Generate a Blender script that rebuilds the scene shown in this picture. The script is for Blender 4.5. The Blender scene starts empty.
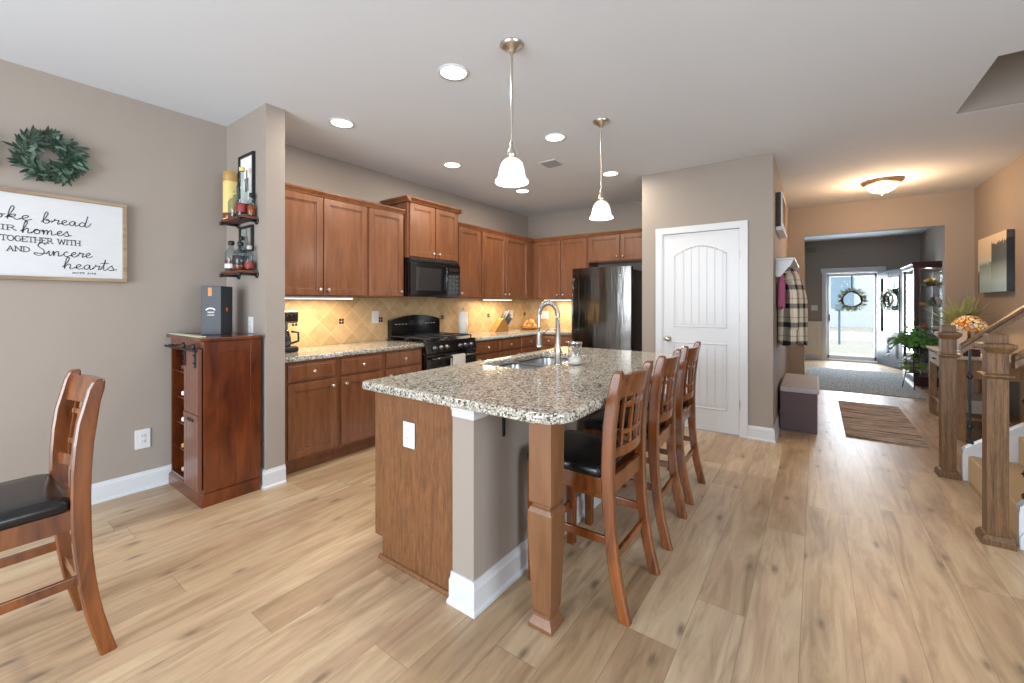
import bpy, bmesh, math, random
from mathutils import Matrix, Vector
R = math.radians
PI = math.pi
random.seed(7)
C = bpy.context.scene.collection
sc = bpy.context.scene

# ------------------------------------------------------------------ camera, light, exposure
cam = bpy.data.cameras.new('camera')
camo = bpy.data.objects.new('camera', cam)
C.objects.link(camo)
camo.location = (0, 0, 1.32)
camo.rotation_euler = (R(90), 0, R(35.9))
cam.sensor_width = 36
cam.sensor_fit = 'HORIZONTAL'
cam.lens = 36 * 420 / 1024
cam.shift_y = (302.7 - 341.5) / 1024
cam.clip_start = 0.05
cam.clip_end = 200
sc.camera = camo
sc.view_settings.view_transform = 'Standard'
sc.view_settings.look = 'None'
sc.view_settings.gamma = 1
sc.view_settings.use_curve_mapping = False
sc.view_settings.exposure = 0.0

world = bpy.data.worlds.new('world')
sc.world = world
world.use_nodes = True
_bg = world.node_tree.nodes['Background']
_bg.inputs['Color'].default_value = (0.86, 0.93, 1.0, 1)
_bg.inputs['Strength'].default_value = 3.1


def lamp(name, kind, loc, energy, color=(1, 1, 1), rot=(0, 0, 0), size=1.0, size_y=None, **kw):
    l = bpy.data.lights.new(name, kind)
    l.energy = energy
    l.color = color
    if kind == 'AREA':
        l.size = size
        if size_y:
            l.shape = 'RECTANGLE'
            l.size_y = size_y
        else:
            l.shape = 'DISK'
    else:
        l.shadow_soft_size = size
    for k, v in kw.items():
        setattr(l, k, v)
    o = bpy.data.objects.new(name, l)
    o.location = loc
    o.rotation_euler = rot
    C.objects.link(o)
    return o


# daylight through the patio doors and windows behind the camera, and through the front door
lamp('daylight_patio', 'AREA', (-1.6, -2.75, 1.35), 190, (0.84, 0.92, 1.0), (R(-90), 0, PI), 3.0, 2.2)
lamp('daylight_right', 'AREA', (3.5, -0.2, 1.5), 115, (0.84, 0.92, 1.0), (0, R(90), 0), 1.9, 3.4)
lamp('daylight_front_door', 'AREA', (0.65, 12.3, 1.2), 125, (0.82, 0.91, 1.0), (R(-90), 0, 0), 0.85, 1.9)

# ------------------------------------------------------------------ helpers


def lin(c):
    if isinstance(c, str):
        c = [int(c[i:i + 2], 16) / 255 for i in (0, 2, 4)]
        return tuple(x / 12.92 if x <= 0.04045 else ((x + 0.055) / 1.055) ** 2.4 for x in c) + (1,)
    return tuple(c) + (1,)


class NT:
    def __init__(s, name):
        s.m = bpy.data.materials.new(name)
        s.m.use_nodes = True
        s.t = s.m.node_tree
        s.b = s.t.nodes['Principled BSDF']

    def n(s, typ, **kw):
        nd = s.t.nodes.new(typ)
        for k, v in kw.items():
            if k.startswith('i_'):
                nd.inputs[k[2:].replace('_', ' ')].default_value = v
            else:
                setattr(nd, k, v)
        return nd

    def l(s, a, b):
        s.t.links.new(a, b)

    def math(s, op, a, b=0.0):
        nd = s.t.nodes.new('ShaderNodeMath')
        nd.operation = op
        for i, v in enumerate((a, b)):
            if isinstance(v, (int, float)):
                nd.inputs[i].default_value = v
            else:
                s.l(v, nd.inputs[i])
        return nd.outputs[0]

    def mix(s, f, a, b, mode='MIX'):
        nd = s.t.nodes.new('ShaderNodeMix')
        nd.data_type = 'RGBA'
        nd.blend_type = mode
        for i, v in ((0, f), (6, a), (7, b)):
            if isinstance(v, (int, float)):
                nd.inputs[i].default_value = v
            elif isinstance(v, tuple):
                nd.inputs[i].default_value = v
            else:
                s.l(v, nd.inputs[i])
        return nd.outputs[2]

    def ramp(s, fac, stops):
        nd = s.t.nodes.new('ShaderNodeValToRGB')
        el = nd.color_ramp.elements
        while len(el) < len(stops):
            el.new(0.5)
        for e, (p, c) in zip(el, stops):
            e.position = p
            e.color = lin(c)
        s.l(fac, nd.inputs[0])
        return nd.outputs[0]

    def coords(s, scale=(1, 1, 1), rot=(0, 0, 0)):
        tc = s.t.nodes.new('ShaderNodeTexCoord')
        mp = s.t.nodes.new('ShaderNodeMapping')
        mp.inputs['Scale'].default_value = scale
        mp.inputs['Rotation'].default_value = rot
        s.l(tc.outputs['Object'], mp.inputs[0])
        return mp.outputs[0]

    def noise(s, vec, scale, detail=4, rough=0.55, dist=0.0):
        nd = s.n('ShaderNodeTexNoise')
        nd.inputs['Scale'].default_value = scale
        nd.inputs['Detail'].default_value = detail
        nd.inputs['Roughness'].default_value = rough
        nd.inputs['Distortion'].default_value = dist
        s.l(vec, nd.inputs['Vector'])
        return nd.outputs[0]

    def bump(s, h, strength=0.2, dist=0.01):
        nd = s.n('ShaderNodeBump')
        nd.inputs['Strength'].default_value = strength
        nd.inputs['Distance'].default_value = dist
        s.l(h, nd.inputs['Height'])
        s.l(nd.outputs[0], s.b.inputs['Normal'])


def plain(name, col, rough=0.5, metal=0.0, var=0.06, scale=30.0, coat=0.0, emit=None, es=0.0, bump=0.0, aniso=None):
    m = NT(name)
    m.b.inputs['Roughness'].default_value = rough
    m.b.inputs['Metallic'].default_value = metal
    m.b.inputs['Coat Weight'].default_value = coat
    c = lin(col)
    v = m.coords(aniso or (1, 1, 1))
    nz = m.noise(v, scale, 3)
    a = tuple(x * (1 - var) for x in c[:3]) + (1,)
    b = tuple(min(1, x * (1 + var)) for x in c[:3]) + (1,)
    m.l(m.mix(nz, a, b), m.b.inputs['Base Color'])
    if emit:
        m.b.inputs['Emission Color'].default_value = lin(emit)
        m.b.inputs['Emission Strength'].default_value = es
    if bump:
        m.bump(nz, bump, 0.004)
    return m.m


def wood(name, c0, c1, rough=0.35, axis='z', scale=14, coat=0.0, stretch=12, lines=0.35):
    m = NT(name)
    s = [stretch, stretch, stretch]
    s['xyz'.index(axis)] = 1
    v = m.coords(tuple(s))
    a = m.noise(v, scale / stretch * 1.3, 5, 0.6, 0.6)
    b = m.noise(v, scale / 2.0, 3, 0.6)
    f = m.math('ADD', m.math('MULTIPLY', a, 1 - lines), m.math('MULTIPLY', b, lines))
    m.l(m.ramp(f, [(0.36, c0), (0.64, c1)]), m.b.inputs['Base Color'])
    m.b.inputs['Roughness'].default_value = rough
    m.b.inputs['Coat Weight'].default_value = coat
    m.b.inputs['Coat Roughness'].default_value = 0.2
    m.bump(b, 0.08, 0.002)
    return m.m


def glass(name, col='FFFFFF', rough=0.02, alpha_mix=0.75):
    m = NT(name)
    t = m.n('ShaderNodeBsdfTransparent')
    t.inputs[0].default_value = lin(col)
    g = m.n('ShaderNodeBsdfGlossy')
    g.inputs['Roughness'].default_value = rough
    lw = m.n('ShaderNodeLayerWeight')
    lw.inputs[0].default_value = 0.5
    mx = m.n('ShaderNodeMixShader')
    m.l(m.math('ADD', 0.05, m.math('MULTIPLY', m.math('POWER', lw.outputs['Facing'], 3.0), alpha_mix * 0.6)), mx.inputs[0])
    m.l(t.outputs[0], mx.inputs[1])
    m.l(g.outputs[0], mx.inputs[2])
    m.l(mx.outputs[0], m.t.nodes['Material Output'].inputs[0])
    return m.m


class MB:
    """collects shapes into one bmesh; M is the current transform"""

    def __init__(s, M=None):
        s.bm = bmesh.new()
        s.M = M or Matrix()
        s.mi = 0

    def _add(s, verts, faces, smooth=False):
        vs = [s.bm.verts.new(s.M @ Vector(v)) for v in verts]
        out = []
        for f in faces:
            try:
                fc = s.bm.faces.new([vs[i] for i in f])
                fc.smooth = smooth
                fc.material_index = s.mi
                out.append(fc)
            except ValueError:
                pass
        return vs, out

    def box(s, x0, x1, y0, y1, z0, z1, bev=0.0, seg=2):
        if x0 > x1: x0, x1 = x1, x0
        if y0 > y1: y0, y1 = y1, y0
        if z0 > z1: z0, z1 = z1, z0
        v = [(x, y, z) for x in (x0, x1) for y in (y0, y1) for z in (z0, z1)]
        f = [(0, 1, 3, 2), (4, 6, 7, 5), (0, 4, 5, 1), (2, 3, 7, 6), (0, 2, 6, 4), (1, 5, 7, 3)]
        vs, fs = s._add(v, f)
        if bev > 0:
            bev = min(bev, 0.49 * min(x1 - x0, y1 - y0, z1 - z0))
            es = set(e for fc in fs for e in fc.edges)
            bmesh.ops.bevel(s.bm, geom=list(es), offset=bev, segments=seg, affect='EDGES', profile=0.5)
        return s

    def prism(s, pts, axis, a, b, smooth=False):
        """pts: 2D outline in the two other axes (in xyz order), extruded along axis from a to b"""
        def mk(p, t):
            if axis == 'x': return (t, p[0], p[1])
            if axis == 'y': return (p[0], t, p[1])
            return (p[0], p[1], t)
        n = len(pts)
        v = [mk(p, a) for p in pts] + [mk(p, b) for p in pts]
        f = [tuple(range(n))[::-1], tuple(range(n, 2 * n))]
        f += [(i, (i + 1) % n, n + (i + 1) % n, n + i) for i in range(n)]
        s._add(v, f, smooth)
        return s

    def lathe(s, prof, c=(0, 0, 0), n=24, cap=True, smooth=True, axis='z'):
        """prof: (radius, height)"""
        v, f = [], []
        for r, h in prof:
            for i in range(n):
                a = 2 * PI * i / n
                p = (r * math.cos(a), r * math.sin(a), h)
                if axis == 'y': p = (p[0], p[2], p[1])
                if axis == 'x': p = (p[2], p[0], p[1])
                v.append((p[0] + c[0], p[1] + c[1], p[2] + c[2]))
        for k in range(len(prof) - 1):
            for i in range(n):
                j = (i + 1) % n
                f.append((k * n + i, k * n + j, (k + 1) * n + j, (k + 1) * n + i))
        if cap:
            f.append(tuple(range(n))[::-1])
            f.append(tuple(range((len(prof) - 1) * n, len(prof) * n)))
        s._add(v, f, smooth)
        return s

    def cyl(s, c, r, h, n=20, axis='z', smooth=True):
        return s.lathe([(r * 0.999, 0), (r, 0.0001), (r, h - 0.0001), (r * 0.999, h)], c, n, True, smooth, axis)

    def ball(s, c, r, n=14, sz=(1, 1, 1)):
        prof = []
        m = max(4, n // 2)
        for k in range(m + 1):
            t = -PI / 2 + PI * k / m
            prof.append((max(1e-4, math.cos(t)), math.sin(t)))
        v, f = [], []
        for (rr, h) in prof:
            for i in range(n):
                a = 2 * PI * i / n
                v.append((c[0] + r * sz[0] * rr * math.cos(a), c[1] + r * sz[1] * rr * math.sin(a), c[2] + r * sz[2] * h))
        for k in range(m):
            for i in range(n):
                j = (i + 1) % n
                f.append((k * n + i, k * n + j, (k + 1) * n + j, (k + 1) * n + i))
        f.append(tuple(range(n))[::-1])
        f.append(tuple(range(m * n, (m + 1) * n)))
        s._add(v, f, True)
        return s

    def tube(s, pts, r, n=8, smooth=True, cap=True):
        pts = [Vector(p) for p in pts]
        rs = r if isinstance(r, (list, tuple)) else [r] * len(pts)
        v, f = [], []
        up = None
        for i, p in enumerate(pts):
            t = (pts[min(i + 1, len(pts) - 1)] - pts[max(i - 1, 0)]).normalized()
            if up is None:
                up = Vector((0, 0, 1)) if abs(t.z) < 0.9 else Vector((1, 0, 0))
            u = t.cross(up)
            if u.length < 1e-5:
                u = t.cross(Vector((0, 1, 0)))
            u.normalize()
            w = u.cross(t).normalized()
            up = w
            for k in range(n):
                a = 2 * PI * k / n
                q = p + (u * math.cos(a) + w * math.sin(a)) * rs[i]
                v.append(tuple(q))
        for i in range(len(pts) - 1):
            for k in range(n):
                j = (k + 1) % n
                f.append((i * n + k, i * n + j, (i + 1) * n + j, (i + 1) * n + k))
        if cap:
            f.append(tuple(range(n))[::-1])
            f.append(tuple(range((len(pts) - 1) * n, len(pts) * n)))
        s._add(v, f, smooth)
        return s

    def sweep(s, secs, smooth=False):
        """secs: list of equal-length closed sections (3D), lofted"""
        n = len(secs[0])
        v = [p for sec in secs for p in sec]
        f = []
        for i in range(len(secs) - 1):
            for k in range(n):
                j = (k + 1) % n
                f.append((i * n + k, i * n + j, (i + 1) * n + j, (i + 1) * n + k))
        f.append(tuple(range(n))[::-1])
        f.append(tuple(range((len(secs) - 1) * n, len(secs) * n)))
        s._add(v, f, smooth)
        return s

    def poly(s, pts, smooth=False):
        s._add(pts, [tuple(range(len(pts)))], smooth)
        return s

    def leaf(s, base, d, length, width, droop=0.0, up=(0, 0, 1), n=4, fold=0.15):
        base = Vector(base)
        d = Vector(d).normalized()
        side = d.cross(Vector(up))
        if side.length < 1e-3:
            side = d.cross(Vector((1, 0, 0)))
        side.normalize()
        nn = side.cross(d).normalized()
        v = []
        for i in range(n + 1):
            t = i / n
            w = width * 0.5 * math.sin(PI * min(0.98, 0.06 + t * 0.94)) ** 0.8
            p = base + d * length * t + Vector((0, 0, -1)) * droop * length * t * t
            v += [tuple(p - side * w + nn * fold * w), tuple(p), tuple(p + side * w + nn * fold * w)]
        f = []
        for i in range(n):
            a = i * 3
            f += [(a, a + 1, a + 4, a + 3), (a + 1, a + 2, a + 5, a + 4)]
        s._add(v, f, True)
        return s

    def finish(s, name, mats, parent=None, origin=None):
        bmesh.ops.recalc_face_normals(s.bm, faces=s.bm.faces)
        me = bpy.data.meshes.new(name)
        s.bm.to_mesh(me)
        s.bm.free()
        return link_mesh(me, name, mats, parent, origin)


def wloc(o):
    v = Vector((0, 0, 0))
    while o is not None:
        v += o.location
        o = o.parent
    return v


def link_mesh(me, name, mats, parent=None, origin=None):
    if not isinstance(mats, (list, tuple)):
        mats = [mats]
    for m in mats:
        me.materials.append(m)
    o = bpy.data.objects.new(name, me)
    C.objects.link(o)
    if parent is not None:
        w = wloc(parent)
        me.transform(Matrix.Translation(-w))
        o.parent = parent
    else:
        if origin is None and len(me.vertices):
            xs = [v.co for v in me.vertices]
            origin = Vector(((min(v.x for v in xs) + max(v.x for v in xs)) / 2, (min(v.y for v in xs) + max(v.y for v in xs)) / 2, min(v.z for v in xs)))
        origin = Vector(origin)
        me.transform(Matrix.Translation(-origin))
        o.location = origin
    return o


def tag(o, label, cat, group=None, kind=None):
    o['label'] = label
    o['category'] = cat
    if group: o['group'] = group
    if kind: o['kind'] = kind
    return o


def thing(name, label, cat, loc=(0, 0, 0), group=None):
    o = bpy.data.objects.new(name, None)
    o.empty_display_size = 0.1
    C.objects.link(o)
    o.location = loc
    return tag(o, label, cat, group)


def struct(name, mb, m, kind='structure', origin=(0, 0, 0)):
    o = mb.finish(name, m, None, origin)
    o['kind'] = kind
    return o


def dup(root, loc, rz, label, group=None):
    def cp(o, par):
        c = o.copy()
        C.objects.link(c)
        c.parent = par
        for ch in [k for k in bpy.data.objects if k.parent == o and k != c]:
            cp(ch, c)
        return c
    r = cp(root, None)
    r.location = loc
    r.rotation_euler = (0, 0, rz)
    r['label'] = label
    if group: r['group'] = group
    return r


def slab(outlines, z0, z1, bev):
    cu = bpy.data.curves.new('tmp', 'CURVE')
    cu.dimensions = '2D'
    cu.fill_mode = 'BOTH'
    cu.extrude = (z1 - z0) / 2 - bev
    cu.bevel_depth = bev
    cu.bevel_resolution = 2
    cu.offset = -bev
    for ol in outlines:
        sp = cu.splines.new('POLY')
        sp.points.add(len(ol) - 1)
        for p, q in zip(sp.points, ol):
            p.co = (q[0], q[1], 0, 1)
        sp.use_cyclic_u = True
    o = bpy.data.objects.new('tmp', cu)
    me = bpy.data.meshes.new_from_object(o)
    me.transform(Matrix.Translation((0, 0, (z0 + z1) / 2)))
    bpy.data.objects.remove(o)
    bpy.data.curves.remove(cu)
    me.materials.clear()
    return me


def rrect(x0, x1, y0, y1, r, n=6):
    out = []
    for cx, cy, a0 in ((x1 - r, y1 - r, 0), (x0 + r, y1 - r, 90), (x0 + r, y0 + r, 180), (x1 - r, y0 + r, 270)):
        for i in range(n + 1):
            a = R(a0 + 90 * i / n)
            out.append((cx + r * math.cos(a), cy + r * math.sin(a)))
    return out


# frames: local x runs along the face, local -y points out of the face
def face_px(x): return Matrix.Translation((x, 0, 0)) @ Matrix.Rotation(R(90), 4, 'Z')      # faces +x, local x = world y
def face_my(y): return Matrix.Translation((0, y, 0))                                         # faces -y, local x = world x
def face_mx(x): return Matrix.Translation((x, 0, 0)) @ Matrix.Rotation(R(-90), 4, 'Z')     # faces -x, local x = -world y


# ------------------------------------------------------------------ materials
M = {}
M['wall'] = plain('wall_paint', '968C83', 0.75, var=0.02, scale=4, bump=0.02)
M['ceiling'] = plain('ceiling_paint', 'D0D5DC', 0.9, var=0.01, scale=4)
M['white'] = plain('white_trim_paint', 'CBCED2', 0.35, var=0.01)
M['plate'] = plain('white_plastic', 'D2D2D2', 0.3, var=0.01)
M['cab'] = wood('cherry_cabinet', '6A4028', '835538', 0.3, 'z', 10, 0.25, 8, 0.3)
M['cab_dark'] = plain('cabinet_shadow_gap', '3A1E12', 0.6)
M['endpanel'] = wood('island_end_panel_oak', '5C3A22', '835835', 0.45, 'z', 36, 0.0, 10, 0.6)
M['post'] = wood('island_post_wood', '684428', '80583A', 0.4, 'z', 12, 0.1, 10, 0.3)
M['stool'] = wood('stool_wood', '4A220A', '854A1C', 0.22, 'z', 9, 0.5, 6, 0.3)
M['bar'] = wood('mahogany_bar_cabinet', '40190A', '703616', 0.25, 'z', 6, 0.5, 4, 0.3)
M['newel'] = wood('stained_oak', '3A2814', '7E5C3B', 0.45, 'z', 60, 0.1, 24, 0.4)
M['leather'] = plain('black_leather', '121214', 0.25, var=0.1, scale=80, bump=0.1)
M['black'] = plain('black_gloss', '0B0B0D', 0.12, var=0.0, coat=0.5)
M['blackm'] = plain('black_iron', '15171B', 0.45, var=0.1)
M['blackwin'] = plain('dark_window_glass', '2A2A2C', 0.08, coat=1.0, var=0.0)
M['grey'] = plain('grey_mark', 'A8A8A8', 0.4)
M['chrome'] = plain('brushed_nickel', 'B9B6B0', 0.22, 1.0, 0.03)
M['nickel'] = plain('satin_nickel', 'C9C2B6', 0.3, 1.0, 0.03)
M['steel'] = plain('stainless_steel', '6C6966', 0.14, 1.0, 0.10, 3, aniso=(6, 6, 0.4), bump=0.6)
M['sink'] = plain('sink_steel', 'A9AAAA', 0.28, 1.0, 0.03)
M['glass'] = glass('clear_glass')
M['glass_g'] = glass('cabinet_glass', 'FBFCFC', 0.03, 1.0)
M['bottle_g'] = glass('bottle_glass', 'E2E9EB', 0.06, 1.7)
M['shade'] = plain('lit_opal_glass', 'FFFFFF', 0.3, emit='F2F7FF', es=0.5, var=0.0)
M['bowl'] = plain('lit_alabaster_glass', 'FFF4E0', 0.3, emit='FFEFD2', es=1.1, var=0.0)
M['can'] = plain('downlight_lens', 'FFFFFF', 0.4, emit='FFF6EA', es=4.0, var=0.0)
M['strip'] = plain('under_cabinet_lens', 'FFFFFF', 0.4, emit='FFE9C4', es=3.5, var=0.0)
M['carpet'] = plain('tan_carpet', 'B79D7C', 0.95, var=0.2, scale=220, bump=0.5)
M['towel'] = plain('white_terry', 'A8A39E', 0.95, var=0.1, scale=200, bump=0.4)
M['paper'] = plain('white_paper', 'E4E2DE', 0.9)
M['leaf'] = plain('dark_green_leaf', '1A3322', 0.5, var=0.6, scale=18)
M['leaf2'] = plain('sage_leaf', '4A6454', 0.5, var=0.3, scale=18)
M['pothos'] = plain('bright_green_leaf', '6FAE58', 0.4, var=0.5, scale=14)
M['spider'] = plain('variegated_leaf', 'A6AE78', 0.5, var=0.5, scale=40)
M['twig'] = plain('brown_twig', '4A3A2C', 0.8, var=0.3)
M['fridge_side'] = plain('black_fridge_side', '1A1A1C', 0.3)
M['screen'] = plain('dark_print', '27272B', 0.2)
M['knifewood'] = wood('light_maple', '86602F', 'A0753F', 0.45, 'z', 10)
M['basket'] = plain('woven_basket', 'A0703A', 0.8, var=0.3, scale=90, bump=0.5)
M['onion'] = plain('golden_onion_skin', 'D39A55', 0.4, var=0.25, scale=12)
M['orange'] = plain('orange_label', 'D8762E', 0.5)
M['cream'] = plain('cream_label', 'D8C27A', 0.6, var=0.15, scale=30)
M['red'] = plain('red_label', '7E2626', 0.5)
M['amber'] = plain('amber_spirit', '7A3A12', 0.2)
M['curio'] = wood('dark_cherry_curio', '2C1414', '452020', 0.3, 'z', 10, 0.3)
M['whitewash'] = wood('whitewashed_wood', '9C948A', 'C9C4BA', 0.6, 'y', 20)
M['table'] = wood('rustic_brown_wood', '6F5138', '9A7654', 0.6, 'z', 20)
M['bench'] = plain('mauve_bench_fabric', '5E4D50', 0.85, var=0.15, scale=120, bump=0.3)
M['bench_lid'] = plain('grey_bench_lid', 'A49C9C', 0.6, var=0.1)
M['doorpaint'] = plain('blue_grey_door', '36424B', 0.45, var=0.02)
M['pink'] = plain('pink_knit', 'A45674', 0.9, var=0.2, scale=60)
M['brownc'] = plain('brown_coat', '8A6648', 0.9, var=0.2, scale=60)
M['signwood'] = wood('sign_frame_wood', '7A6754', 'A08C74', 0.7, 'y', 20)
M['signwhite'] = plain('whitewashed_board', 'C6C8CA', 0.7, var=0.04, scale=8, aniso=(1, 1, 6))
M['ink'] = plain('charcoal_paint', '3C4248', 0.7, var=0.0)
M['concrete'] = plain('pale_concrete', 'B4B3B0', 0.9, var=0.08, scale=6)
M['lawn'] = plain('pale_lawn', 'A3A194', 0.95, var=0.2, scale=12)
M['siding'] = plain('pale_siding', 'BCC4CA', 0.8, var=0.03)
M['candle'] = plain('white_wax', 'EEEAE4', 0.5)
M['mirror'] = plain('mirror_back', 'D0D8D8', 0.05, 1.0, 0.0)


def floor_mat():
    m = NT('oak_plank_floor')
    tc = m.n('ShaderNodeTexCoord')
    sx = m.n('ShaderNodeSeparateXYZ')
    m.l(tc.outputs['Object'], sx.inputs[0])
    x, y = sx.outputs[0], sx.outputs[1]
    px = m.math('DIVIDE', m.math('ADD', x, 20.0), 0.19)
    row = m.math('FLOOR', px)
    w1 = m.n('ShaderNodeTexWhiteNoise', noise_dimensions='1D')
    m.l(row, w1.inputs['W'])
    py = m.math('DIVIDE', m.math('ADD', m.math('ADD', y, 30.0), m.math('MULTIPLY', w1.outputs[0], 3.0)), 1.7)
    col = m.math('FLOOR', py)
    cb = m.n('ShaderNodeCombineXYZ')
    m.l(row, cb.inputs[0])
    m.l(col, cb.inputs[1])
    w2 = m.n('ShaderNodeTexWhiteNoise', noise_dimensions='2D')
    m.l(cb.outputs[0], w2.inputs['Vector'])
    # grain, offset per plank
    off = m.n('ShaderNodeVectorMath', operation='SCALE')
    m.l(w2.outputs['Color'], off.inputs[0])
    off.inputs['Scale'].default_value = 40
    ad = m.n('ShaderNodeVectorMath', operation='ADD')
    m.l(tc.outputs['Object'], ad.inputs[0])
    m.l(off.outputs[0], ad.inputs[1])
    mp = m.n('ShaderNodeMapping')
    mp.inputs['Scale'].default_value = (9, 1.1, 1)
    m.l(ad.outputs[0], mp.inputs[0])
    g1 = m.noise(mp.outputs[0], 1.6, 6, 0.6, 1.1)
    g2 = m.noise(mp.outputs[0], 9, 4, 0.6, 0.2)
    base = m.ramp(g1, [(0.28, '968068'), (0.5, 'BEA78A'), (0.72, 'D2BFA2')])
    tone = m.ramp(w2.outputs[0], [(0.0, 'D2C4B2'), (0.5, 'F2EAE0'), (1.0, 'FFFFFF')])
    c = m.mix(0.75, base, tone, 'MULTIPLY')
    c = m.mix(m.math('MULTIPLY', g2, 0.25), c, lin('8C7054'))
    ms = m.n('ShaderNodeMapping')
    ms.inputs['Scale'].default_value = (11, 0.9, 1)
    m.l(ad.outputs[0], ms.inputs[0])
    stk = m.ramp(m.noise(ms.outputs[0], 2.2, 5, 0.65, 0.8), [(0.56, (0, 0, 0)), (0.70, (1, 1, 1))])
    c = m.mix(m.math('MULTIPLY', stk, 0.38), c, lin('8A7260'))
    pk = m.ramp(m.noise(mp.outputs[0], 0.9, 3, 0.5, 0.5), [(0.5, (0, 0, 0)), (0.68, (1, 1, 1))])
    c = m.mix(m.math('MULTIPLY', pk, 0.3), c, lin('B08C78'))
    # knots and cracks
    mk = m.n('ShaderNodeMapping')
    mk.inputs['Scale'].default_value = (4.2, 1.6, 1)
    m.l(ad.outputs[0], mk.inputs[0])
    vo = m.n('ShaderNodeTexVoronoi')
    vo.voronoi_dimensions = '2D'
    vo.inputs['Scale'].default_value = 1.0
    m.l(mk.outputs[0], vo.inputs['Vector'])
    nz = m.noise(mp.outputs[0], 6, 3)
    kc = m.n('ShaderNodeSeparateColor')
    m.l(vo.outputs['Color'], kc.inputs[0])
    ksel = kc.outputs[0]
    kd = m.math('ADD', vo.outputs['Distance'], m.math('MULTIPLY', m.math('SUBTRACT', nz, 0.5), 0.10))
    k = m.math('MULTIPLY', m.ramp(kd, [(0.02, (1, 1, 1)), (0.045, (0.6, 0.6, 0.6)), (0.085, (0.12, 0.12, 0.12)), (0.22, (0, 0, 0))]), m.math('GREATER_THAN', ksel, 0.42))
    c = m.mix(m.math('MULTIPLY', k, 0.8), c, lin('6A5848'))
    # seams
    fx = m.math('FRACT', px)
    fy = m.math('FRACT', py)
    ex = m.math('MINIMUM', fx, m.math('SUBTRACT', 1.0, fx))
    ey = m.math('MINIMUM', fy, m.math('SUBTRACT', 1.0, fy))
    sm = m.math('MINIMUM', m.math('MULTIPLY', ex, 0.19), m.math('MULTIPLY', ey, 1.7))
    seam = m.math('LESS_THAN', sm, 0.0012)
    c = m.mix(m.math('MULTIPLY', seam, 0.55), c, lin('5E452D'))
    m.l(c, m.b.inputs['Base Color'])
    m.b.inputs['Roughness'].default_value = 0.38
    m.bump(g2, 0.06, 0.002)
    return m.m


M['floor'] = floor_mat()


def granite_mat():
    m = NT('speckled_granite')
    v = m.coords()
    n1 = m.noise(v, 38, 4, 0.6)
    n2 = m.noise(v, 95, 3, 0.6)
    n3 = m.noise(v, 14, 3, 0.5)
    vo = m.n('ShaderNodeTexVoronoi')
    vo.inputs['Scale'].default_value = 150
    m.l(v, vo.inputs['Vector'])
    sp = m.n('ShaderNodeSeparateColor')
    m.l(vo.outputs['Color'], sp.inputs[0])
    base = m.ramp(sp.outputs[0], [(0.1, '958F83'), (0.4, 'C2BEB2'), (0.75, 'DEDBD0'), (1.0, 'A09280')])
    base = m.mix(m.math('MULTIPLY', n3, 0.4), base, lin('A8A298'))
    f = m.math('ADD', m.math('MULTIPLY', n1, 0.6), m.math('MULTIPLY', sp.outputs[1], 0.4))
    dk = m.ramp(f, [(0.36, (1, 1, 1)), (0.42, (0, 0, 0))])
    c = m.mix(m.math('MULTIPLY', dk, 0.95), base, lin('2C2C2C'))
    f2 = m.math('ADD', m.math('MULTIPLY', n2, 0.6), m.math('MULTIPLY', sp.outputs[2], 0.4))
    gr = m.ramp(f2, [(0.40, (1, 1, 1)), (0.44, (0, 0, 0))])
    c = m.mix(m.math('MULTIPLY', gr, 0.55), c, lin('66665F'))
    m.l(c, m.b.inputs['Base Color'])
    m.b.inputs['Roughness'].default_value = 0.08
    return m.m


M['granite'] = granite_mat()


def tile_mat(uaxis):
    m = NT('diagonal_travertine_tile_' + uaxis)
    tc = m.n('ShaderNodeTexCoord')
    sx = m.n('ShaderNodeSeparateXYZ')
    m.l(tc.outputs['Object'], sx.inputs[0])
    u = sx.outputs[0 if uaxis == 'x' else 1]
    z = sx.outputs[2]
    D = 0.2325
    u0 = 2.40 if uaxis == 'y' else -3.39
    uu = m.math('SUBTRACT', u, u0)
    zz = m.math('SUBTRACT', z, 1.135)
    a = m.math('ADD', m.math('DIVIDE', m.math('ADD', uu, zz), D), 50.0)
    b = m.math('ADD', m.math('DIVIDE', m.math('SUBTRACT', uu, zz), D), 50.0)
    fa, fb = m.math('FRACT', a), m.math('FRACT', b)
    ea = m.math('MINIMUM', fa, m.math('SUBTRACT', 1.0, fa))
    eb = m.math('MINIMUM', fb, m.math('SUBTRACT', 1.0, fb))
    g = m.math('LESS_THAN', m.math('MINIMUM', ea, eb), 0.014)
    cb = m.n('ShaderNodeCombineXYZ')
    m.l(m.math('FLOOR', a), cb.inputs[0])
    m.l(m.math('FLOOR', b), cb.inputs[1])
    w = m.n('ShaderNodeTexWhiteNoise', noise_dimensions='2D')
    m.l(cb.outputs[0], w.inputs['Vector'])
    nz = m.noise(tc.outputs['Object'], 14, 5, 0.6)
    c = m.ramp(m.math('ADD', m.math('MULTIPLY', nz, 0.7), m.math('MULTIPLY', w.outputs[0], 0.3)),
               [(0.25, 'A68B66'), (0.55, 'BC9F78'), (0.8, 'C8AC86')])
    c = m.mix(m.math('MULTIPLY', g, 0.6), c, lin('D8C8A8'))
    m.l(c, m.b.inputs['Base Color'])
    m.b.inputs['Roughness'].default_value = 0.4
    return m.m


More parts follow.
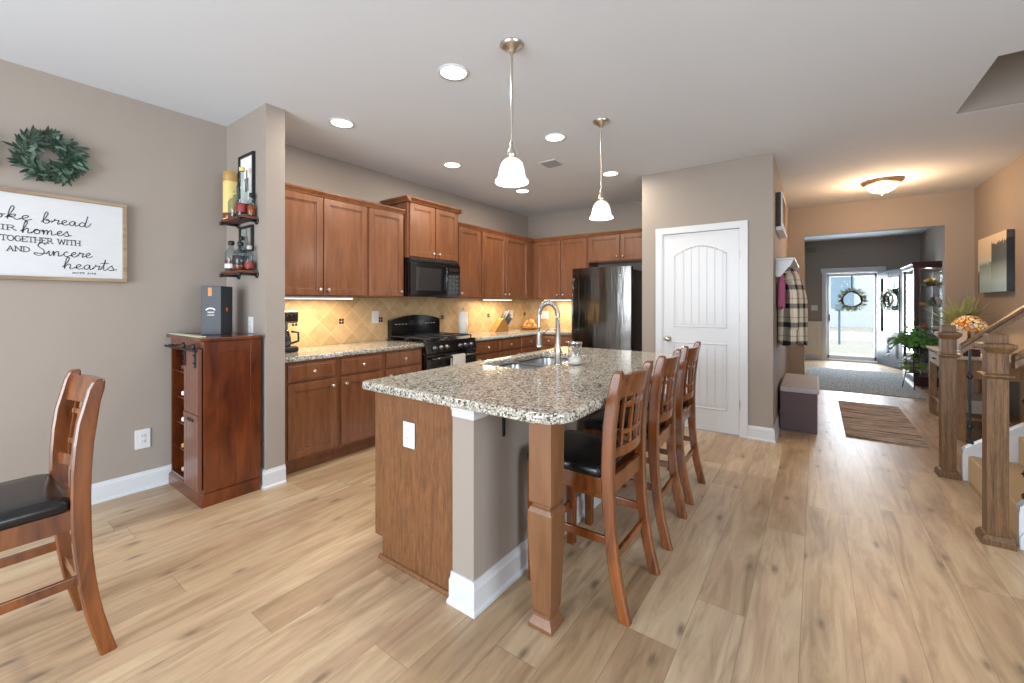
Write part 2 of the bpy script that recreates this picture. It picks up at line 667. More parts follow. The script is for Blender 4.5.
def plaid_mat():
    m = NT('cream_black_plaid')
    tc = m.n('ShaderNodeTexCoord')
    sx = m.n('ShaderNodeSeparateXYZ')
    m.l(tc.outputs['Object'], sx.inputs[0])
    def band(co, per, ph, w):
        f = m.math('FRACT', m.math('ADD', m.math('DIVIDE', co, per), ph))
        return m.math('LESS_THAN', f, w)
    xy = m.math('ADD', m.math('MULTIPLY', sx.outputs[0], 2.0), sx.outputs[1])
    d1 = m.math('MULTIPLY', m.math('ADD', band(sx.outputs[2], 0.19, 5.25, 0.26), band(xy, 0.19, 5.0, 0.34)), 0.66)
    d2 = m.math('MULTIPLY', m.math('ADD', band(sx.outputs[2], 0.19, 5.75, 0.05), band(xy, 0.19, 5.5, 0.05)), 0.5)
    c = m.mix(d2, lin('D6CBB8'), lin('9A5248'))
    c = m.mix(m.math('MINIMUM', d1, 1.0), c, lin('16181E'))
    m.l(c, m.b.inputs['Base Color'])
    m.b.inputs['Roughness'].default_value = 0.95
    return m.m


def rug_mat(name, cols, rib, axis):
    m = NT(name)
    s = [1, 1, 1]
    s[axis] = 14
    v = m.coords(tuple(s))
    a = m.noise(v, rib, 4, 0.7, 0.3)
    m.l(m.ramp(a, [(0.38 + 0.24 * i / (len(cols) - 1), c) for i, c in enumerate(cols)]), m.b.inputs['Base Color'])
    m.b.inputs['Roughness'].default_value = 0.95
    m.bump(a, 0.4, 0.006)
    return m.m


def landscape_mat():
    # misty lake at dusk with dark pines on a stretched canvas (object y runs along the wall, z up)
    m = NT('misty_lake_canvas')
    tc = m.n('ShaderNodeTexCoord')
    sx = m.n('ShaderNodeSeparateXYZ')
    m.l(tc.outputs['Object'], sx.inputs[0])
    y, z = sx.outputs[1], sx.outputs[2]
    c = m.ramp(z, [(0.0, '8FB0BE'), (0.22, 'A9C2CA'), (0.34, 'BCC6C4'), (0.46, 'CDBFA6'), (0.62, 'D2C4AC')])
    n1 = m.noise(m.coords((1, 12, 5)), 2.4, 4, 0.7)
    n2 = m.noise(m.coords((1, 3, 1)), 3.0, 2)
    def trees(c, ylim_lo, ylim_hi, base, top, ht, tone, k):
        inside = m.math('MULTIPLY', m.math('GREATER_THAN', y, ylim_lo), m.math('LESS_THAN', y, ylim_hi))
        h = m.math('ADD', ht, m.math('MULTIPLY', m.math('SUBTRACT', n1, 0.5), 0.22))
        body = m.math('LESS_THAN', z, h)
        fade = m.math('MINIMUM', 1.0, m.math('MAXIMUM', 0.0, m.math('DIVIDE', m.math('SUBTRACT', z, base), top)))
        return m.mix(m.math('MULTIPLY', m.math('MULTIPLY', inside, body), m.math('MULTIPLY', fade, k)), c, lin(tone))
    c = trees(c, -0.05, 0.36, 0.16, 0.14, 0.33, '5E7478', 0.8)
    c = trees(c, -0.52, -0.04, 0.12, 0.22, 0.53, '33403E', 0.95)
    c = trees(c, 0.36, 0.60, -0.1, 0.05, 0.24, '3E464C', 0.9)
    edge = m.math('LESS_THAN', y, -0.488)
    c = m.mix(m.math('MULTIPLY', edge, 0.9), c, lin('23262C'))
    m.l(c, m.b.inputs['Base Color'])
    m.b.inputs['Roughness'].default_value = 0.6
    return m.m


def tiffany_mat():
    m = NT('stained_glass_shade')
    v = m.coords()
    vo = m.n('ShaderNodeTexVoronoi')
    vo.inputs['Scale'].default_value = 26
    m.l(v, vo.inputs['Vector'])
    ve = m.n('ShaderNodeTexVoronoi', feature='DISTANCE_TO_EDGE')
    ve.inputs['Scale'].default_value = 26
    m.l(v, ve.inputs['Vector'])
    sp = m.n('ShaderNodeSeparateColor')
    m.l(vo.outputs['Color'], sp.inputs[0])
    c = m.ramp(sp.outputs[0], [(0.1, 'C9742A'), (0.35, 'E8A850'), (0.6, 'EBD8A8'), (0.8, 'C89A88'), (1.0, 'F0E0B0')])
    e = m.math('LESS_THAN', ve.outputs['Distance'], 0.06)
    c = m.mix(e, c, lin('2A1E14'))
    m.l(c, m.b.inputs['Base Color'])
    m.l(c, m.b.inputs['Emission Color'])
    m.b.inputs['Emission Strength'].default_value = 0.35
    return m.m


M['tile_y'] = tile_mat('y')
M['tile_x'] = tile_mat('x')
M['plaid'] = plaid_mat()
M['runner'] = rug_mat('woven_brown_runner', ['38302C', '94847A', 'C0B4A6', '564A44'], 1.6, 1)
M['entry_rug'] = rug_mat('distressed_blue_grey_rug', ['5A6670', '8E989E', 'C8CCCC', '6E7A82'], 7, 0)
M['mat_white'] = plain('white_mat', 'DAD6CE', 0.95, var=0.1, scale=80)
M['tiffany'] = tiffany_mat()
M['canvas'] = landscape_mat()
M['tanpanel'] = plain('tan_woven_panel', 'B08860', 0.8, var=0.3, scale=60)

# ------------------------------------------------------------------ room shell
H = 2.74
struct('floor', MB().box(-4.1, 3.9, -3.3, 12.25, -0.06, 0), M['floor'])
mb = MB()
mb.box(-4.1, 0.85, -3.3, 12.25, H, H + 0.35)
mb.box(0.85, 3.9, -3.3, 3.6, H, H + 0.35)
mb.box(0.85, 3.9, 4.54, 12.25, H, H + 0.35)
struct('ceiling', mb, M['ceiling'])
# drywall reveal of the stairwell opening
mb = MB()
mb.box(0.86, 3.6, 4.525, 4.545, H + 0.002, H + 0.35)
mb.box(0.86, 3.6, 3.60, 3.612, H + 0.002, H + 0.35)
struct('wall_stairwell', mb, M['wall'])
mb = MB()
mb.box(0.2, 4.0, 5.9, 6.0, H + 0.35, 5.2)
mb.box(0.2, 4.0, 2.2, 2.3, H + 0.35, 5.2)
mb.box(0.1, 0.2, 2.2, 6.0, H + 0.35, 5.2)
mb.box(3.9, 4.0, 2.2, 6.0, H + 0.35, 5.2)
mb.box(0.1, 4.0, 2.2, 6.0, 5.2, 5.3)
struct('wall_upstairs', mb, M['wall'])

struct('wall_left', MB().box(-3.99, -3.85, -3.3, 5.9, 0, H), M['wall'])
struct('wall_stub', MB().box(-3.85, -3.168, 1.393, 1.525, 0, H), M['wall'])
struct('wall_kitchen_back', MB().box(-3.85, -1.58, 5.76, 5.9, 0, H), M['wall'])
mb = MB()
mb.box(-1.58, -1.365, 4.67, 4.79, 0, H)
mb.box(-0.585, -0.33, 4.67, 4.79, 0, H)
mb.box(-1.365, -0.585, 4.67, 4.79, 2.065, H)
mb.box(-1.58, -1.46, 4.79, 5.76, 0, H)
struct('wall_pantry', mb, M['wall'])
struct('wall_hall_left', MB().box(-0.45, -0.33, 4.79, 7.62, 0, H), M['wall'])
mb = MB()
mb.box(-0.6, -0.14, 7.62, 7.76, 0, H)
mb.box(1.34, 1.95, 7.62, 7.76, 0, H)
mb.box(-0.14, 1.34, 7.62, 7.76, 2.315, H)
struct('wall_hall_header', mb, M['wall'])
mb = MB()
mb.box(1.6, 1.74, 4.72, 7.62, 0, H)
mb.box(1.6, 3.75, 4.60, 4.72, 0, H)
struct('wall_hall_right', mb, M['wall'])
# foyer
mb = MB()
mb.box(-0.72, -0.6, 7.76, 12.15, 0, H)
struct('wall_foyer_left', mb, M['wall'])
struct('wall_foyer_right', MB().box(1.75, 1.87, 7.76, 12.15, 0, H), M['wall'])
mb = MB()
mb.box(-0.72, 0.19, 12.0, 12.15, 0, H)
mb.box(1.10, 1.87, 12.0, 12.15, 0, H)
mb.box(0.19, 1.10, 12.0, 12.15, 2.0, H)
struct('wall_front', mb, M['wall'])
# rear and right walls with patio doors and windows (behind the camera)
mb = MB()
mb.box(-3.99, -3.2, -3.3, -3.15, 0, H)
mb.box(0.0, 3.75, -3.3, -3.15, 0, H)
mb.box(-3.2, 0.0, -3.3, -3.15, 2.4, H)
struct('wall_rear', mb, M['wall'])
mb = MB()
mb.box(3.62, 3.75, -3.15, -2.0, 0, H)
mb.box(3.62, 3.75, 1.6, 4.6, 0, H)
mb.box(3.62, 3.75, -2.0, 1.6, 0, 0.6)
mb.box(3.62, 3.75, -2.0, 1.6, 2.4, H)
struct('wall_right', mb, M['wall'])


def baseboard(name, segs, z=0.13):
    """segs: (x0,y0,x1,y1,nx,ny): wall line and outward normal"""
    mb = MB()
    for x0, y0, x1, y1, nx, ny, m0, m1 in segs:
        L = math.hypot(x1 - x0, y1 - y0)
        d = Vector(((x1 - x0) / L, (y1 - y0) / L, 0))
        n = Vector((nx, ny, 0))
        prof = [(0, 0), (0.024, 0), (0.024, 0.012), (0.015, 0.02), (0.015, z - 0.025), (0.009, z - 0.012), (0.007, z), (0, z)]
        e = 0.015
        a = Vector((x0, y0, 0)) - d * 0
        secs = []
        for t, mm in ((0, -m0), (L, m1)):
            secs.append([tuple(a + d * (t + mm * p) + n * p + Vector((0, 0, h))) for p, h in prof])
        mb.sweep(secs)
    o = struct(name, mb, M['white'])
    return o


baseboard('baseboard_left', [(-3.85, -3.1, -3.85, 1.393, 1, 0, 0, -1)])
baseboard('baseboard_stub', [(-3.85, 1.393, -3.168, 1.393, 0, -1, -1, 1), (-3.168, 1.393, -3.168, 1.525, 1, 0, 1, 0)])
baseboard('baseboard_pantry', [(-0.536, 4.67, -0.33, 4.67, 0, -1, 0, 1), (-1.58, 4.67, -1.426, 4.67, 0, -1, 0, 0)])
baseboard('baseboard_hall_left', [(-0.33, 4.67, -0.33, 7.62, 1, 0, 1, -1), (-0.33, 7.62, -0.14, 7.62, 0, -1, -1, 0)])
baseboard('baseboard_hall_right', [(1.34, 7.62, 1.6, 7.62, 0, -1, 0, -1), (1.6, 7.62, 1.6, 4.60, -1, 0, -1, 0)])
baseboard('baseboard_foyer', [(-0.6, 12.0, 0.11, 12.0, 0, -1, 0, 0), (1.19, 12.0, 1.75, 12.0, 0, -1, 0, -1), (1.75, 12.0, 1.75, 7.76, -1, 0, -1, 0)])

# ---- pantry door
mb = MB()
mb.box(-1.372, -1.345, 4.655, 4.79, 0, 2.125)
mb.box(-1.43 + 0.058, -1.35, 4.652, 4.672, 0, 2.06)
for x0, x1 in ((-1.425, -1.355), (-0.607, -0.537)):
    mb.box(x0, x1, 4.648, 4.67, 0, 2.06, 0.004)
mb.box(-1.425, -0.537, 4.646, 4.67, 2.055, 2.125, 0.004)
mb.box(-0.612, -0.585, 4.655, 4.79, 0, 2.06)
struct('trim_1', mb, M['white'])
dm = face_my(4.665)
mb = MB(dm)
dx0, dx1 = -1.350, -0.610
mb.box(dx0, dx1, 0.0, 0.035, 0.012, 2.052, 0.002)
# raised moulding of the panels and beaded plank fields
def outline(mb, x0, x1, z0, z1, arch=0.0, w=0.018, t=0.008):
    pts = [(x0, z0), (x1, z0), (x1, z1)]
    if arch:
        for i in range(1, 12):
            f = i / 12
            pts.append((x1 + (x0 - x1) * f, z1 + arch * math.sin(PI * f)))
    pts.append((x0, z1))
    n = len(pts)
    for i in range(n):
        a, b = Vector((pts[i][0], 0, pts[i][1])), Vector((pts[(i + 1) % n][0], 0, pts[(i + 1) % n][1]))
        d = (b - a).normalized()
        s_ = Vector((-d.z, 0, d.x)) * w / 2
        e = d * w * 0.3
        mb.sweep([[tuple(q + Vector((0, yy, 0))) for q in (a - e - s_, a - e + s_, a - e + s_ * 0.4, a - e - s_ * 0.4) for yy in ([0.001] if (q - (a - e)).length > w * 0.4 else [-t])],
                  [tuple(q + Vector((0, yy, 0))) for q in (b + e - s_, b + e + s_, b + e + s_ * 0.4, b + e - s_ * 0.4) for yy in ([0.001] if (q - (b + e)).length > w * 0.4 else [-t])]])
px0, px1 = dx0 + 0.12, dx1 - 0.12
outline(mb, px0, px1, 1.07, 1.82, 0.09)
outline(mb, px0, px1, 0.24, 0.90)
k = 6
for z0, z1 in ((1.10, 1.84), (0.27, 0.87)):
    w = (px1 - px0 - 0.05) / k
    for i in range(k):
        a = px0 + 0.025 + i * w
        top = z1 + (0.05 * math.sin(PI * (i + 0.5) / k) if z1 > 1 else 0)
        mb.box(a + 0.003, a + w - 0.003, -0.005, 0.001, z0, top, 0.002)
door = struct('door_1', mb, M['white'])
mb = MB()
mb.lathe([(0.030, 0), (0.030, 0.006), (0.012, 0.012), (0.012, 0.035), (0.026, 0.045), (0.029, 0.058), (0.022, 0.072), (0.004, 0.078)], (0, 0, 0), 20)
mb.bm.transform(Matrix.Translation((-1.29, 4.663, 0.935)) @ Matrix.Rotation(R(90), 4, 'X'))
mb.finish('door_knob', M['nickel'], door)
for z in (1.75, 1.13, 0.28):
    mb = MB()
    mb.cyl((dx1 + 0.006, 4.652, z), 0.007, 0.09, 10)
    mb.finish('hinge', M['nickel'], door)

# ---- foyer trim: cased far door, wainscot
mb = MB()
mb.box(0.11, 0.19, 11.975, 12.0, 0, 2.0, 0.004)
mb.box(1.10, 1.19, 11.975, 12.0, 0, 2.0, 0.004)
mb.box(0.09, 1.21, 11.97, 12.0, 2.0, 2.10, 0.004)
mb.box(0.19, 0.205, 12.0, 12.15, 0, 2.0)
mb.box(1.075, 1.10, 12.0, 12.15, 0, 2.0)
mb.box(0.19, 1.10, 12.0, 12.15, 1.98, 2.0)
mb.box(0.10, 1.12, 11.99, 12.2, 0.0, 0.035)
struct('trim_2', mb, M['white'])
mb = MB()
for x0, x1 in ((-0.6, 0.11), (1.19, 1.75)):
    mb.box(x0, x1, 11.99, 12.0, 0.0, 0.86)
    mb.box(x0, x1, 11.965, 12.0, 0.85, 0.89, 0.004)
mb2 = MB(face_my(11.99))
mb.M = face_my(11.99)
outline(mb, -0.52, -0.29, 0.2, 0.78)
outline(mb, -0.22, 0.04, 0.2, 0.78)
mb.M = Matrix()
mb2.bm.free()
struct('trim_3', mb, plain('cream_wainscot', 'D5CFC2', 0.5, var=0.01))

# storm door: white frame and full glass
mb = MB()
mb.box(0.206, 0.25, 12.06, 12.10, 0.04, 1.978, 0.004)
mb.box(1.03, 1.072, 12.06, 12.10, 0.04, 1.978, 0.004)
mb.box(0.206, 1.072, 12.06, 12.10, 0.04, 0.13, 0.004)
mb.box(0.206, 1.072, 12.06, 12.10, 1.91, 1.978, 0.004)
st = struct('door_2', mb, M['white'])
MB().box(0.25, 1.03, 12.077, 12.083, 0.13, 1.91).finish('glass_pane', M['glass'], st)
MB().box(0.235, 0.26, 12.035, 12.06, 0.9, 1.05, 0.004).finish('door_handle', M['blackm'], st)

# open entry door leaf, hinged on the right jamb
leafM = Matrix.Translation((1.09, 11.96, 0)) @ Matrix.Rotation(R(-70), 4, 'Z')   # local x runs away from the hinge
mb = MB(leafM)
W_ = 0.9
mb.box(0, 0.13, -0.022, 0.022, 0.02, 1.99)
mb.box(W_ - 0.13, W_, -0.022, 0.022, 0.02, 1.99)
mb.box(0.13, W_ - 0.13, -0.022, 0.022, 1.85, 1.99)
mb.box(0.13, W_ - 0.13, -0.022, 0.022, 0.02, 0.70)
for a, b in ((0.17, 0.42), (0.48, 0.73)):
    for yy in (-1, 1):
        mb.box(a, b, yy * 0.022, yy * 0.030, 0.20, 0.60, 0.005)
        mb.box(a + 0.04, b - 0.04, yy * 0.028, yy * 0.036, 0.24, 0.56, 0.005)
leafd = struct('door_3', mb, M['doorpaint'])
MB(leafM).box(0.13, W_ - 0.13, -0.006, 0.006, 0.70, 1.85).finish('glass_pane', glass('reflective_door_glass', 'E8F0F2', 0.03, 2.6), leafd)
mb = MB(leafM)
for yy in (-1, 1):
    for a, b, c, d in ((0.12, 0.15, 0.69, 1.86), (W_ - 0.15, W_ - 0.12, 0.69, 1.86), (0.12, W_ - 0.12, 0.69, 0.72), (0.12, W_ - 0.12, 1.83, 1.86)):
        mb.box(a, b, yy * 0.022, yy * 0.03, c, d)
mb.finish('glass_moulding', M['doorpaint'], leafd)
mb = MB(leafM)
mb.ball((W_ - 0.06, 0.06, 0.95), 0.03)
mb.cyl((W_ - 0.06, 0.02, 0.95), 0.012, 0.04, 10, 'y')
mb.finish('door_knob', M['nickel'], leafd)

# ------------------------------------------------------------------ cabinets


def cab_door(parent, Mx, x0, x1, z0, z1, knob=None, name='door', stile=0.055):
    mb = MB(Mx)
    mb.box(x0, x0 + stile, -0.02, 0, z0, z1, 0.003)
    mb.box(x1 - stile, x1, -0.02, 0, z0, z1, 0.003)
    mb.box(x0 + stile, x1 - stile, -0.02, 0, z0, z0 + stile, 0.003)
    mb.box(x0 + stile, x1 - stile, -0.02, 0, z1 - stile, z1, 0.003)
    q = stile - 0.004
    mb.box(x0 + q, x1 - q, -0.009, 0, z0 + q, z1 - q)
    # bevelled inner lip
    e = stile
    for a in ((x0 + e, x1 - e, z0 + e, z0 + e + 0.012), (x0 + e, x1 - e, z1 - e - 0.012, z1 - e),
              (x0 + e, x0 + e + 0.012, z0 + e, z1 - e), (x1 - e - 0.012, x1 - e, z0 + e, z1 - e)):
        mb.box(a[0], a[1], -0.014, -0.008, a[2], a[3], 0.002)
    d = mb.finish(name, M['cab'], parent)
    if knob: knob_at(d, Mx, *knob)
    return d


def cab_drawer(parent, Mx, x0, x1, z0, z1):
    mb = MB(Mx)
    mb.box(x0, x1, -0.016, 0, z0, z1, 0.004)
    mb.box(x0 + 0.012, x1 - 0.012, -0.021, -0.012, z0 + 0.012, z1 - 0.012, 0.004)
    d = mb.finish('drawer', M['cab'], parent)
    knob_at(d, Mx, (x0 + x1) / 2, (z0 + z1) / 2)
    return d


def knob_at(parent, Mx, x, z):
    mb = MB(Mx @ Matrix.Translation((x, -0.02, z)) @ Matrix.Rotation(R(90), 4, 'X'))
    mb.lathe([(0.008, -0.001), (0.006, 0.012), (0.013, 0.018), (0.016, 0.024), (0.012, 0.031), (0.002, 0.033)], n=14)
    mb.finish('knob', M['nickel'], parent)


def wcab(name, label, Mx, x0, x1, depth, z0, z1, doors, crown=0.035, group=None, base=(0, 0)):
    """doors: list of (x0,x1,knob x or None)"""
    cpos = Mx @ Vector(((x0 + x1) / 2, depth / 2, z0))
    t = thing(name, label, 'cabinet', cpos, group)
    mb = MB(Mx)
    mb.box(x0, x1, 0, depth, z0, z1 - 0.001)
    mb.finish('cabinet_body', M['cab'], t)
    for a, b, kx in doors:
        cab_door(t, Mx, a, b, z0 + 0.012, z1 - 0.025, (kx, z0 + 0.06) if kx is not None else None)
    mb = MB(Mx)
    p = crown
    mb.prism([(0.004, z1 - 0.022), (-p * 0.45, z1 - 0.02), (-p * 0.55, z1 - 0.008), (-p, z1 + 0.018), (-p, z1 + 0.03), (0.004, z1 + 0.03)], 'x', x0, x1)
    mb.finish('crown_moulding', M['cab'], t)
    return t


PX = face_px(-3.52)
UZ0, UZ1 = 1.375, 2.265
dU = 0.325
wcab('wall_cabinet', 'two-door cherry wall cabinet beside the stub wall, above the coffee maker', PX, 1.535, 2.468, dU, UZ0, UZ1, [(1.575, 2.008, 1.975), (2.022, 2.455, 2.055)])
wcab('wall_cabinet', 'single-door cherry wall cabinet just left of the microwave', PX, 2.469, 2.915, dU, UZ0, UZ1, [(2.484, 2.894, 2.86)])
wcab('wall_cabinet', 'narrow single-door cherry wall cabinet just right of the microwave', PX, 3.70, 4.16, dU, UZ0, UZ1, [(3.74, 4.14, 3.775)])
wcab('wall_cabinet', 'two-door cherry wall cabinet above the knife block near the corner', PX, 4.161, 5.43, dU, UZ0, UZ1, [(4.19, 4.69, 4.655), (4.705, 5.25, 4.745)])
# raised and deeper cabinet over the microwave
PM = face_px(-3.47)
t = wcab('wall_cabinet', 'raised two-door cherry cabinet with flared crown above the black microwave', PM, 2.925, 3.69, 0.375, 1.80, 2.40, [(2.945, 3.30, 3.265), (3.315, 3.67, 3.35)], 0.06)
for s_, yy in ((-1, 2.925), (1, 3.69)):
    mb = MB()
    pr = [(yy, 2.40 - 0.022), (yy + s_ * 0.028, 2.40 - 0.02), (yy + s_ * 0.033, 2.392), (yy + s_ * 0.06, 2.418), (yy + s_ * 0.06, 2.43), (yy, 2.43)]
    mb.prism(pr, 'x', -3.845, -3.41)
    mb.finish('crown_moulding', M['cab'], t)
PB = face_my(5.43)
wcab('wall_cabinet', 'two-door cherry wall cabinet on the back wall left of the fridge', PB, -3.519, -2.60, dU, UZ0, UZ1, [(-3.46, -3.045, -3.085), (-3.03, -2.62, -2.99)])
wcab('wall_cabinet', 'short two-door cherry cabinet over the stainless fridge', PB, -2.599, -1.585, dU, 1.88, UZ1, [(-2.585, -2.135, -2.17), (-2.12, -1.60, -2.085)])

BX = face_px(-3.24)
BZ = 0.868


def base_cab(name, label, Mx, x0, x1, depth, cells):
    cpos = Mx @ Vector(((x0 + x1) / 2, depth / 2, 0))
    t = thing(name, label, 'cabinet', cpos)
    mb = MB(Mx)
    mb.box(x0, x1, 0, depth, 0.10, BZ)
    mb.finish('cabinet_body', M['cab'], t)
    mb = MB(Mx)
    mb.box(x0, x1, 0.055, depth, 0.0, 0.10)
    mb.finish('toe_kick', M['cab_dark'] if False else M['cab'], t)
    for (a, b, kind) in cells:
        if kind == 'D':
            cab_drawer(t, Mx, a, b, 0.715, 0.845)
            cab_door(t, Mx, a, b, 0.125, 0.695, (b - 0.035, 0.64))
        elif kind == 'd':
            cab_drawer(t, Mx, a, b, 0.715, 0.845)
            cab_door(t, Mx, a, b, 0.125, 0.695, (a + 0.035, 0.64))
        elif kind == 'n':
            cab_door(t, Mx, a, b, 0.125, 0.845, (a + 0.035, 0.75))
    return t


base_cab('base_cabinet', 'cherry base cabinet with drawer over one door, nearest the stub wall', BX, 1.535, 1.992, 0.60, [(1.575, 1.968, 'D')])
base_cab('base_cabinet', 'cherry base cabinet with drawer and door, second from the stub wall', BX, 1.993, 2.447, 0.60, [(2.015, 2.425, 'd')])
base_cab('base_cabinet', 'cherry base cabinet with drawer just left of the black range', BX, 2.448, 2.915, 0.60, [(2.470, 2.888, 'd')])
base_cab('base_cabinet', 'cherry base cabinet with drawer just right of the black range', BX, 3.70, 4.16, 0.60, [(3.74, 4.14, 'd')])
base_cab('base_cabinet', 'cherry base cabinet with two drawers below the knife block', BX, 4.161, 5.16, 0.60, [(4.19, 4.62, 'D'), (4.665, 5.08, 'd')])
base_cab('base_cabinet', 'cherry base cabinet on the back wall beside the fridge', face_my(5.161), -3.239, -2.63, 0.59, [(-3.20, -2.93, 'D'), (-2.915, -2.645, 'd')])

# countertops
def counter(name, label, outlines):
    me = slab(outlines, 0.87, 0.91, 0.008)
    return tag(link_mesh(me, name, M['granite']), label, 'countertop')


counter('countertop', 'speckled granite kitchen countertop left of the black range', [[(-3.848, 1.53), (-3.205, 1.53), (-3.205, 2.916), (-3.848, 2.916)]])
counter('countertop', 'speckled granite L-shaped countertop wrapping the corner right of the range', [[(-3.848, 3.698), (-3.205, 3.698), (-3.205, 5.125), (-2.615, 5.125), (-2.615, 5.755), (-3.848, 5.755)]])

# backsplash
bs = thing('tile_backsplash', 'tan diagonal tile backsplash with dark accent squares on the wall behind the range', 'backsplash')

MB().box(-3.849, -3.842, 1.55, 5.758, 0.911, 1.374).finish('side_wall_tiles', M['tile_y'], bs)
tag(MB().box(-3.842, -2.6, 5.751, 5.758, 0.911, 1.374).finish('tile_backsplash', M['tile_x'], None, (0, 0, 0)), 'tan diagonal tile backsplash on the back wall between corner and fridge', 'backsplash')
MB().box(-3.849, -3.842, 2.92, 3.695, 1.3745, 1.45).finish('side_wall_tiles', M['tile_y'], bs)
acc = plain('accent_bronze_tile', '3A2A1E', 0.2)
for yy in (1.935, 2.40, 2.865, 3.33, 3.795, 4.26, 4.725, 5.655):
    mb = MB()
    for a in (-0.014, 0.014):
        for b in (-0.014, 0.014):
            mb.box(-3.842, -3.838, yy + a - 0.0115, yy + a + 0.0115, 1.135 + b - 0.0115, 1.135 + b + 0.0115, 0.002)
    mb.finish('accent_tile', acc, bs)


# under-cabinet lights: real strips plus their light
def strip_light(label, x0, x1, y0, y1, e):
    t = thing('under_cabinet_light', label, 'light', ((x0 + x1) / 2, (y0 + y1) / 2, 1.352), 'under-cabinet strip lights')
    MB().box(x0, x1, y0, y1, 1.358, 1.3745, 0.002).finish('housing', M['white'], t)
    MB().box(x0 + 0.004, x1 - 0.004, y0 + 0.004, y1 - 0.004, 1.353, 1.3578).finish('lens', M['strip'], t)
    lx, ly = x1 - x0, y1 - y0
    lamp('under_cabinet_lamp', 'AREA', ((x0 + x1) / 2, (y0 + y1) / 2, 1.348), e, (1.0, 0.78, 0.5), (0, 0, 0), lx, ly)


strip_light('lit strip light under the cabinet above the coffee maker', -3.64, -3.58, 1.70, 2.36, 8.0)
strip_light('lit strip light under the cabinet above the knife block', -3.64, -3.58, 4.35, 4.95, 8.0)
strip_light('lit strip light under the back wall cabinet by the fridge', -3.38, -2.93, 5.50, 5.56, 7.0)


# ------------------------------------------------------------------ wall plates


def plate(name, label, Mx, x, z, w=0.08, h=0.125, kind='outlet', n=1):
    c = Mx @ Vector((x, 0, z - h / 2))
    t = thing(name, label, 'wall plate', c)
    mb = MB(Mx)
    mb.box(x - w / 2, x + w / 2, -0.007, -0.0005, z - h / 2, z + h / 2, 0.002)
    mb.finish('cover_plate', M['plate'], t)
    for i in range(n):
        cx = x + (i - (n - 1) / 2) * 0.046
        mb = MB(Mx)
        if kind == 'outlet':
            for dz in (-0.027, 0.012):
                mb.box(cx - 0.015, cx + 0.015, -0.010, -0.006, z + dz, z + dz + 0.026, 0.002)
                mb.mi = 1
                for a in (-0.007, 0.005):
                    mb.box(cx + a, cx + a + 0.002, -0.0106, -0.0098, z + dz + 0.008, z + dz + 0.018)
                mb.mi = 0
            mb.finish('socket', [M['plate'], M['ink']], t)
        else:
            mb.box(cx - 0.016, cx + 0.016, -0.011, -0.006, z - 0.033, z + 0.033, 0.003)
            mb.finish('rocker_switch', M['plate'], t)
    return t


FXL = face_px(-3.85)
FXT = face_px(-3.842)
plate('wall_outlet', 'white outlet plate low on the taupe wall left of the bar cabinet', FXL, 0.872, 0.36, 0.085, 0.135)
plate('wall_outlet', 'white outlet plate on the stub wall just above the bar cabinet', face_my(1.393), -3.40, 1.155, 0.075, 0.12)
plate('wall_switch', 'white switch plate on the backsplash left of the range', FXT, 2.795, 1.165, 0.085, 0.13, 'sw')
plate('wall_outlet', 'white outlet plate on the backsplash right of the knife block', FXT, 5.265, 1.143, 0.13, 0.125)
plate('wall_switch', 'double white switch plate on the back wall behind the faucet arch', face_my(5.751), -3.515, 1.125, 0.15, 0.125, 'sw', 2)
plate('wall_outlet', 'white outlet plate on the wooden end of the island', face_my(1.368), -1.607, 0.675, 0.082, 0.125)
plate('wall_switch', 'white switch plate above the wainscot beside the front door', face_my(12.0), -0.03, 1.2, 0.12, 0.12, 'sw', 2)

# ------------------------------------------------------------------ microwave
t = thing('microwave_oven', 'black over-the-range microwave oven mounted below the raised cabinet', 'microwave', (-3.65, 3.3, 1.385))
Mw = face_px(-3.45)
MB(Mw).box(2.925, 3.69, 0.0, 0.395, 1.385, 1.797, 0.004).finish('microwave_body', M['black'], t)
MB(Mw).box(2.93, 3.46, -0.022, 0, 1.40, 1.755, 0.006).finish('door', M['black'], t)
d = [o for o in C.objects if o.name.startswith('door') and o.parent == t][0]
MB(Mw).box(3.0, 3.37, -0.0245, -0.021, 1.45, 1.70, 0.002).finish('window', M['blackwin'], d)
MB(Mw).tube([(3.43, -0.02, 1.43), (3.43, -0.055, 1.46), (3.43, -0.055, 1.70), (3.43, -0.02, 1.73)], 0.009).finish('handle', M['black'], d)
mb = MB(Mw)
mb.box(3.465, 3.685, -0.022, 0, 1.40, 1.755, 0.006)
cp = mb.finish('control_panel', M['black'], t)
mb = MB(Mw)
for i in range(5):
    for j in range(3):
        mb.box(3.50 + j * 0.055, 3.54 + j * 0.055, -0.0235, -0.0215, 1.43 + i * 0.045, 1.455 + i * 0.045)
mb.finish('buttons', plain('dark_grey_button', '4A4B4E', 0.4), cp)
MB(Mw).box(3.50, 3.65, -0.0235, -0.0215, 1.68, 1.72).finish('display', M['blackwin'], cp)
MB(Mw).box(2.935, 3.68, -0.018, 0, 1.762, 1.79, 0.003).finish('vent_grille', M['blackm'], t)

